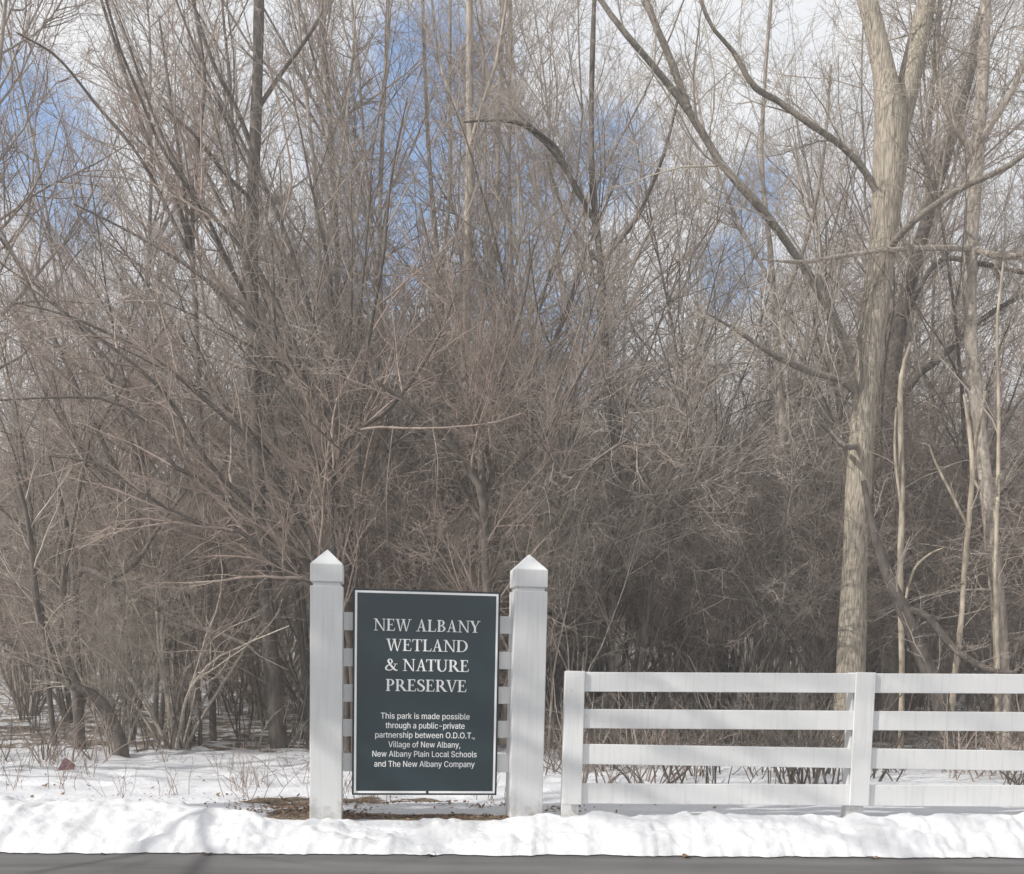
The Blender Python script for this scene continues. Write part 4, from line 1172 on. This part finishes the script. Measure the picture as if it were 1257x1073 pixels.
    photo_tree('leaning_tree', 'dark trunk leaning left behind the fence, right of the forked tree', 'tree', [
        ([(1172, 905, 11), (1152, 850, 10), (1136, 816, 9.5), (1118, 765, 9), (1104, 738, 8), (1090, 706, 7), (1072, 650, 5), (1060, 590, 3)], 13, 13.2, True),
        ([(1112, 752, 5), (1140, 760, 4.5), (1175, 800, 4), (1215, 822, 3.5), (1250, 826, 2.5)], 13, 12.3, False),
    ], [(0, TW_SPARSE)], M['bark_dark'], M['twig_grey'], seed=52)
    # pale dead saplings on the right
    photo_tree('dead_sapling', 'bleached dead sapling forking to broken tips near the right edge', 'sapling', [
        ([(1164, 905, 5), (1172, 830, 5), (1180, 760, 4.5), (1184, 699, 4.5), (1192, 608, 4.2), (1194, 575, 4.5), (1190, 530, 3.2), (1183, 484, 2.2)], 13.8, 13.6, True),
        ([(1194, 580, 4), (1197, 545, 3.6), (1203, 515, 3), (1210, 480, 2.2)], 13.65, 13.5, False),
        ([(1190, 640, 2.6), (1170, 605, 2.4), (1150, 570, 2), (1140, 545, 1.4)], 13.65, 13.4, False),
        ([(1194, 585, 2.2), (1202, 600, 2), (1203, 590, 1.6)], 13.65, 13.5, False),
    ], [(0, [(4, .3, 1, .8, .3, lambda pl, t: np.minimum(pl * .2, .5), .012, .003, .05, 6, .14, 0, 4)])], M['bark_dead'], M['twig_tan'], seed=53, thin=.72, sides=8, names=('stem', 'twigs'))
    photo_tree('dead_sapling', 'thin straight bleached stem beside the leaning dark trunk', 'sapling', [
        ([(1108, 905, 5), (1107, 820, 5), (1105, 700, 5), (1107, 620, 4.8), (1106, 545, 4.5), (1105, 475, 4), (1111, 440, 3), (1118, 420, 2)], 13.7, 13.6, True),
        ([(1105, 640, 2.4), (1098, 560, 2.2), (1100, 500, 1.6)], 13.6, 13.5, False),
        ([(1107, 755, 2.6), (1120, 700, 2.2), (1140, 680, 1.8), (1160, 672, 1.2)], 13.6, 13.3, False),
    ], [(0, [(4, .3, 1, .8, .3, lambda pl, t: np.minimum(pl * .2, .5), .012, .003, .05, 6, .14, 0, 4)])], M['bark_dead'], M['twig_tan'], seed=54, thin=.72, sides=8, names=('stem', 'twigs'))
    photo_tree('dead_sapling', 'tallest thin tan stem at the right edge of the wood', 'sapling', [
        ([(1228, 905, 4), (1224, 800, 4), (1222, 700, 3.6), (1225, 600, 3.4), (1226, 500, 3), (1224, 400, 2.4), (1232, 320, 1.4)], 13, 13, True),
        ([(1257, 650, 3), (1240, 625, 2.6), (1229, 590, 2), (1228, 580, 1.5)], 12.8, 13, False),
    ], [(0, TW_SPARSE)], M['bark_dead'], M['twig_tan'], seed=55, thin=.72, sides=7, names=('stem', 'twigs'))


def hang_vines(rng, P, R, cr):
    """long drooping vine strands off the limbs"""
    pos, d, ln, r0 = shoots(rng, P, R, 46, .15, 1, 1.1, .3, lambda pl, t: .8 + 2.2 * rng.random(len(t)), .003, .004)
    d[:, 2] -= .4
    p, r = grow(rng, pos, d, ln, np.clip(r0, .003, .007), 9, .16, -.16)
    cr.add(p, r, 3)
    levels(rng, p, r, [(7, .05, 1, .8, .3, rel(.28), .007, .003, -.1, 5, .2, -.05, 3)], cr)


build_features()


# ------------------------------------------------------------------ the crowd of the wood
def half_width(Y):
    return .53 * Y + 2.2


def build_wood():
    rng = np.random.default_rng(77)
    slender = [make_slender(100 + i, 15.0, M['twig_grey' if i % 3 else 'twig_brown'], M[('bark_grey', 'bark_dark', 'bark_grey')[i % 3]], full=(1.2, 1.5, 1.1)[i % 3]) for i in range(7)]
    thick = [make_thicket(200 + i, 6.6, M['twig_brown' if i % 3 else 'twig_grey'], M['bark_dark' if i % 2 else 'bark_grey'], nst=13 + i % 4, spread=(.32, .42, .26)[i % 3]) for i in range(6)]
    farsl = [make_slender(150 + i, 15.0, M['twig_grey'], M['bark_grey'], far=True) for i in range(5)]
    farth = [make_thicket(250 + i, 6.6, M['twig_tan' if i % 2 else 'twig_brown'], M['bark_grey'], nst=12, spread=.4, far=True) for i in range(4)]
    poles = [make_slender(180 + i, 8.5, M['twig_brown' if i % 2 else 'twig_grey'], M['bark_dark'], r=.042 + .014 * (i % 3), full=.5, tlow=.4, lean=.10) for i in range(5)]
    road = [make_slender(170 + i, 14.0, M['twig_grey'], M['bark_grey'], r=.15, full=1.1, stout=2.0, tlow=.45, sparse=True) for i in range(3)]
    sapl = [make_thicket(300 + i, 3.6, M['twig_tan' if i % 2 else 'twig_brown'], M['bark_grey' if i % 2 else 'bark_dark'], nst=7, spread=.2, arch=.0) for i in range(4)]
    brush = [[make_brush(400 + i, 1.35, M[('bark_dark', 'bark_grey', 'bark_dark', 'twig_brown', 'bark_dark')[i]], n=15, rad=.5)] for i in range(5)]

    def scatter(n, Y0, Y1, dmin, pw=1.0, r=0):
        out, tries = [], 0
        while len(out) < n and tries < n * 60:
            tries += 1
            Y = Y0 + (Y1 - Y0) * rng.random() ** pw
            x = -.53 * Y - 1 + rng.random() * (1.06 * Y + 3.2)
            if not blocks_view(x, Y, r) and all((x - a) ** 2 + (Y - b) ** 2 > dmin ** 2 for a, b in out):
                out.append((x, Y))
        return out
    for i, (x, y) in enumerate(scatter(32, 15.5, 28, 1.1, 1.0, 1)):
        place('bare_tree', slender[i % 7], x, y, rng.random() * 6.28, .75 + .5 * rng.random(), 'slender bare grey tree standing in the crowded leafless wood', 'tree', 'slender bare trees crowding the wood')
    pp = [(-7.3 + 7.6 * rng.random(), 13.6 + 4.5 * rng.random()) for _ in range(27)] + [(.3 + 3.6 * rng.random(), 13.4 + 5 * rng.random()) for _ in range(6)] + [(3.5 + 6 * rng.random(), 16 + 6 * rng.random()) for _ in range(6)]
    for i, (x, y) in enumerate(pp):
        place('young_tree', poles[i % 5], x, y, rng.random() * 6.28, .65 + .5 * rng.random(), 'thin dark upright young tree at the front of the thicket', 'tree', 'thin dark young trees at the front of the wood')
    for i, (x, y) in enumerate(scatter(64, 28, 62, 2.0)):
        place('bare_tree', farsl[i % 5], x, y, rng.random() * 6.28, .8 + .5 * rng.random(), 'slender bare grey tree standing in the crowded leafless wood', 'tree', 'slender bare trees crowding the wood')
    for i, (x, y) in enumerate(scatter(30, 14.2, 27, 1.3, .9, 1) + [(2.5 + 8 * rng.random(), 16.4 + 8 * rng.random()) for _ in range(4)]):
        place('thicket_shrub', thick[i % 6], x, y, rng.random() * 6.28, .8 + .55 * rng.random(), 'tall many stemmed brown shrub tangled into the leafless thicket', 'shrub', 'tall shrubs tangled through the thicket')
    for i, (x, y) in enumerate(scatter(74, 27, 55, 1.6)):
        place('thicket_shrub', farth[i % 4], x, y, rng.random() * 6.28, 1.0 + .6 * rng.random(), 'tall many stemmed brown shrub tangled into the leafless thicket', 'shrub', 'tall shrubs tangled through the thicket')
    for i, (x, y) in enumerate(scatter(46, 13.6, 30, .9) + [(-6.3 + 5.6 * rng.random(), 13.3 + 3.2 * rng.random()) for _ in range(8)] + [(2.0 + 6 * rng.random(), 14 + 5 * rng.random()) for _ in range(4)]):
        place('bare_sapling', sapl[i % 4], x, y, rng.random() * 6.28, .6 + .7 * rng.random(), 'head high bare sapling clump under the taller trees', 'sapling', 'sapling clumps under the trees')
    pts = [q for q in scatter(64, 13.6, 24, .7) if q[0] > -1 or rng.random() < .35]
    pts += [(.5 + 7.5 * rng.random(), 10.2 + 3.4 * rng.random()) for _ in range(40)]
    pts += [(-8 + 2.5 * rng.random(), 12.2 + 1.4 * rng.random()) for _ in range(6)]
    for i, (x, y) in enumerate(pts):
        place('brush_clump', brush[i % 5], x, y, rng.random() * 6.28, .55 + .6 * rng.random(), 'low clump of thin bare brush growing out of the snow', 'brush', 'low brush along the edge of the wood')
    # far wood: one mass nobody could count
    tb = Tubes()
    n = 180
    Y = 60 + 45 * rng.random(n)
    X = (2 * rng.random(n) - 1) * (Y * .62 + 4)
    pos = np.stack([X, Y, ground_z(X, Y) - .2], 1)
    d = np.concatenate([rng.normal(0, .05, (n, 2)), np.ones((n, 1))], 1)
    p, r = grow(rng, pos, d, 11 + 7 * rng.random(n), .10 + .08 * rng.random(n), 10, .04, .08, .25)
    tb.add(p, r, 5)
    levels(rng, p, r, [(22, .1, 1, .7, .2, lambda pl, t: pl * (.34 - .2 * t), .012, .014, .15, 6, .1, .04, 3),
                       (12, .1, 1, .7, .2, rel(.45, .3), .012, .010, .05, 4, .13, .02, 3)], tb)
    m = 600
    Y = 52 + 50 * rng.random(m)
    X = (2 * rng.random(m) - 1) * (Y * .62 + 4)
    pos = np.stack([X, Y, ground_z(X, Y) - .2], 1)
    d = np.concatenate([rng.normal(0, .4, (m, 2)), np.ones((m, 1))], 1)
    p, r = grow(rng, pos, d, 3 + 4 * rng.random(m), .02 + .02 * rng.random(m), 7, .08, -.02, .3)
    tb.add(p, r, 3)
    levels(rng, p, r, [(14, .15, 1, .7, .25, lambda pl, t: pl * (.4 - .2 * t), .009, .009, .1, 5, .13, 0, 3)], tb)
    o = bpy.data.objects.new('distant_wood', tb.mesh('distant_wood', M['twig_grey']))
    link(o)
    tag(o, 'leafless brown woodland far behind the nearer trees', 'woodland', kind='stuff')
    # two roadside trees left of the picture, whose limbs stripe the fence and the sign with shade
    for (x, y, s, k, z, tilt) in ((-7.8, 8.6, .92, 0, 1.2, .53), (-10.2, 8.5, 1.12, 1, 2.5, .53), (-13.5, 9.4, .8, 2, .6, .2)):
        q = place('roadside_tree', road[k], x, y, z, s, 'slender bare tree by the roadside further left, out past the bent trunk', 'tree', 'roadside trees further left')
        q.rotation_euler = (tilt, 0, z)
        q.rotation_mode = 'ZYX'


build_wood()


# ------------------------------------------------------------------ small things on the snow
def leaf_mesh(rng, n, spread_fn, size=.022):
    V, Q = [], []
    for i in range(n):
        x, y = spread_fn()
        z = gz(x, y) + .012
        a, t1, t2 = rng.random() * 6.28, rng.normal(0, .25), rng.normal(0, .25)
        s = size * (.5 + .9 * rng.random())
        u = np.array([math.cos(a), math.sin(a), t1]) * s
        w = np.array([-math.sin(a), math.cos(a), t2]) * s * .55
        c = np.array([x, y, z])
        b = len(V)
        V += [c - u, c - .1 * u + w + [0, 0, .008], c + u + [0, 0, .012], c - .1 * u - w]
        Q.append((b, b + 1, b + 2, b + 3))
    return V, Q


def build_small():
    rng = np.random.default_rng(5)
    V, Q = [], []
    spots = [((-2.05, 9.0), .5, .3, 420), ((-.7, 8.5), .9, .10, 260), ((-1.6, 8.65), .3, .22, 260), ((-3.2, 9.6), 1.6, .5, 60), ((-4.5, 11), 2.4, 1.4, 50),
             ((-7.2, 12.2), 1.0, .6, 110), ((-.8, 9.2), 1.0, .3, 130), ((3.2, 9.6), 2.6, .5, 50), ((.5, 9.0), .4, .2, 40)]
    for (c, sx, sy, n) in spots:
        v, q = leaf_mesh(rng, n, lambda: (c[0] + rng.normal(0, sx * .6), max(8.35, c[1] + rng.normal(0, sy * .6))))
        b = len(V)
        V += v
        Q += [tuple(i + b for i in t) for t in q]
    o = bpy.data.objects.new('leaf_litter', mesh_np('leaf_litter', V, Q, M['leaf'], smooth=False))
    link(o)
    tag(o, 'scattered dead brown leaves on the snow around the sign', 'leaves', kind='stuff')
    # a few single leaves on the road at the foot of the bank
    spots = [(532, 1045.5, .05, 'curled brown leaf at the road edge below the sign panel'), (837, 1047, .045, 'pale tan leaf on the road edge below the fence boards'),
             (262, 1045, .04, 'small tan leaf on the road edge, furthest to the right of the left bank'), (136, 1045, .035, 'small tan leaf on the road edge below the bent trunk'), (1063, 1049, .035, 'small brown leaf on the road edge below the second fence post')]
    for px, py, s, lab in spots:
        Y = 7.52
        for Y in np.arange(6.5, 8, .01):
            q = at(px, py, Y)
            if q[2] <= SLOPE * q[0] - ROAD_DROP - .03:
                break
        x, y, z = q[0], min(q[1], ROAD_EDGE - .02), SLOPE * q[0] - ROAD_DROP - .004 * (q[1] - 1) ** 2 / 6
        n = 7
        V, F = [], []
        for i in range(n):
            t = i / (n - 1) * 2 - 1
            w = s * .55 * math.sqrt(max(0, 1 - t * t)) + .003
            zc = .004 + .5 * s * t * t
            V += [(t * s, -w, zc + .3 * w), (t * s, 0, zc), (t * s, w, zc + .3 * w)]
            if i:
                b = 3 * i
                F += [(b - 3, b, b + 1, b - 2), (b - 2, b + 1, b + 2, b - 1)]
        o = bpy.data.objects.new('fallen_leaf', mesh_np('fallen_leaf', V, F, M['leaf'], smooth=True))
        o.location = (x, y, z)
        o.rotation_euler = (0, 0, rng.random() * 6)
        link(o)
        tag(o, lab, 'leaf', 'single leaves along the road edge')
    # weeds: dry stalks standing in the snow
    def stalks(seed, n, H, rad, curve=.1):
        r = np.random.default_rng(seed)
        t = Tubes()
        pos = np.concatenate([r.normal(0, rad, (n, 2)), np.full((n, 1), -.05)], 1)
        d = np.concatenate([r.normal(0, .3, (n, 2)), np.ones((n, 1))], 1)
        p, ra = grow(r, pos, d, H * (.4 + .7 * r.random(n)), np.full(n, .0045), 7, curve, -.01, .45)
        t.add(p, ra, 4)
        levels(r, p, ra, [(3, .35, 1, .6, .2, rel(.3), .01, .0028, .1, 5, .14, 0, 3)], t)
        return t.mesh('dry_stalks', M['twig_brown'])
    A = [stalks(600, 9, .75, .16), stalks(601, 6, .55, .1), stalks(602, 14, .6, .3)]
    for px, py, k, lab in ((372, 962, 0, 'tuft of leaning dry stalks just left of the left sign post'), (322, 965, 1, 'thin dry weed stalks in the snow left of the leaf pile'),
                           (290, 968, 1, 'lone thin weed stalks furthest left of the sign'), (115, 950, 1, 'single dry weed standing in front of the bent trunk'),
                           (30, 950, 2, 'brown weedy tuft at the left edge of the snow'), (52, 942, 2, 'matted brown weeds beside the faded red box'), (64, 940, 1, 'upright dry weed next to the faded red box'),
                           (760, 975, 2, 'sprawling dry weeds under the bottom board of the fence'), (676, 945, 0, 'dry stalks standing in the gap between sign and fence'), (668, 930, 2, 'weedy tuft behind the right sign post'),
                           (455, 985, 1, 'short dry twigs on the snow below the left half of the sign'), (600, 984, 1, 'short dry twigs on the snow below the right half of the sign')):
        p = None
        for Y in np.arange(8, 16, .02):
            q = at(px, py, Y)
            if q[2] <= gz(q[0], q[1]):
                p = q
                break
        o = bpy.data.objects.new('dry_weed', A[k])
        o.location = p
        o.rotation_euler = (0, 0, rng.random() * 6)
        link(o)
        tag(o, lab, 'weed', 'dry weeds in the snow')
    for k in range(26):
        x, y = -5.5 + 4.4 * rng.random(), 9.3 + 3.6 * rng.random()
        o = bpy.data.objects.new('dry_weed', A[(0, 1, 1)[k % 3]])
        o.location = (x, y, gz(x, y))
        o.rotation_euler = (0, 0, rng.random() * 6)
        sc_ = .45 + .5 * rng.random()
        o.scale = (sc_, sc_, sc_)
        link(o)
        tag(o, 'sparse dry stalks poking through the patchy snow between bank and wood', 'weed', 'sparse stalks in the open snow')
    # faded red crumpled carton on the snow at the left
    for Y in np.arange(8, 16, .02):
        q = at(80, 945, Y)
        if q[2] <= gz(q[0], q[1]):
            break
    r2 = np.random.default_rng(9)
    m = MB()
    m.box(-.07, .07, -.045, .045, 0, .115)
    m.v = [(x + r2.normal(0, .012), y + r2.normal(0, .01), z + r2.normal(0, .012)) for x, y, z in m.v]
    o = m.build('crumpled_carton', M['red'], None, .006, loc=(q[0], q[1], q[2] - .01))
    o.rotation_euler = (0, .45, .4)
    f = MB()
    f.box(-.075, .0, -.04, .04, .118, .121)
    fl = f.build('flap', M['red'], o)
    fl.rotation_euler = (0, -.25, 0)
    tag(o, 'crumpled faded red carton lying on the snow at the left', 'carton')


build_small()


# ------------------------------------------------------------------ volume added to lift the dark wood like window glare, a thin haze
def build_glare_veil():
    m = bpy.data.materials.new('glare_veil')
    m.use_nodes = True
    nt = m.node_tree
    nt.nodes.clear()
    out = nt.nodes.new('ShaderNodeOutputMaterial')
    v = nt.nodes.new('ShaderNodeVolumePrincipled')
    v.inputs['Color'].default_value = (1, .975, .945, 1)
    v.inputs['Density'].default_value = VEIL_DENSITY
    nt.links.new(v.outputs[0], out.inputs['Volume'])
    b = MB()
    b.box(-120, 120, -60, 130, -3.5, 26)
    o = b.build('glare_veil', m)
    tag(o, kind='stuff')


VEIL_DENSITY = 0.005
build_glare_veil()
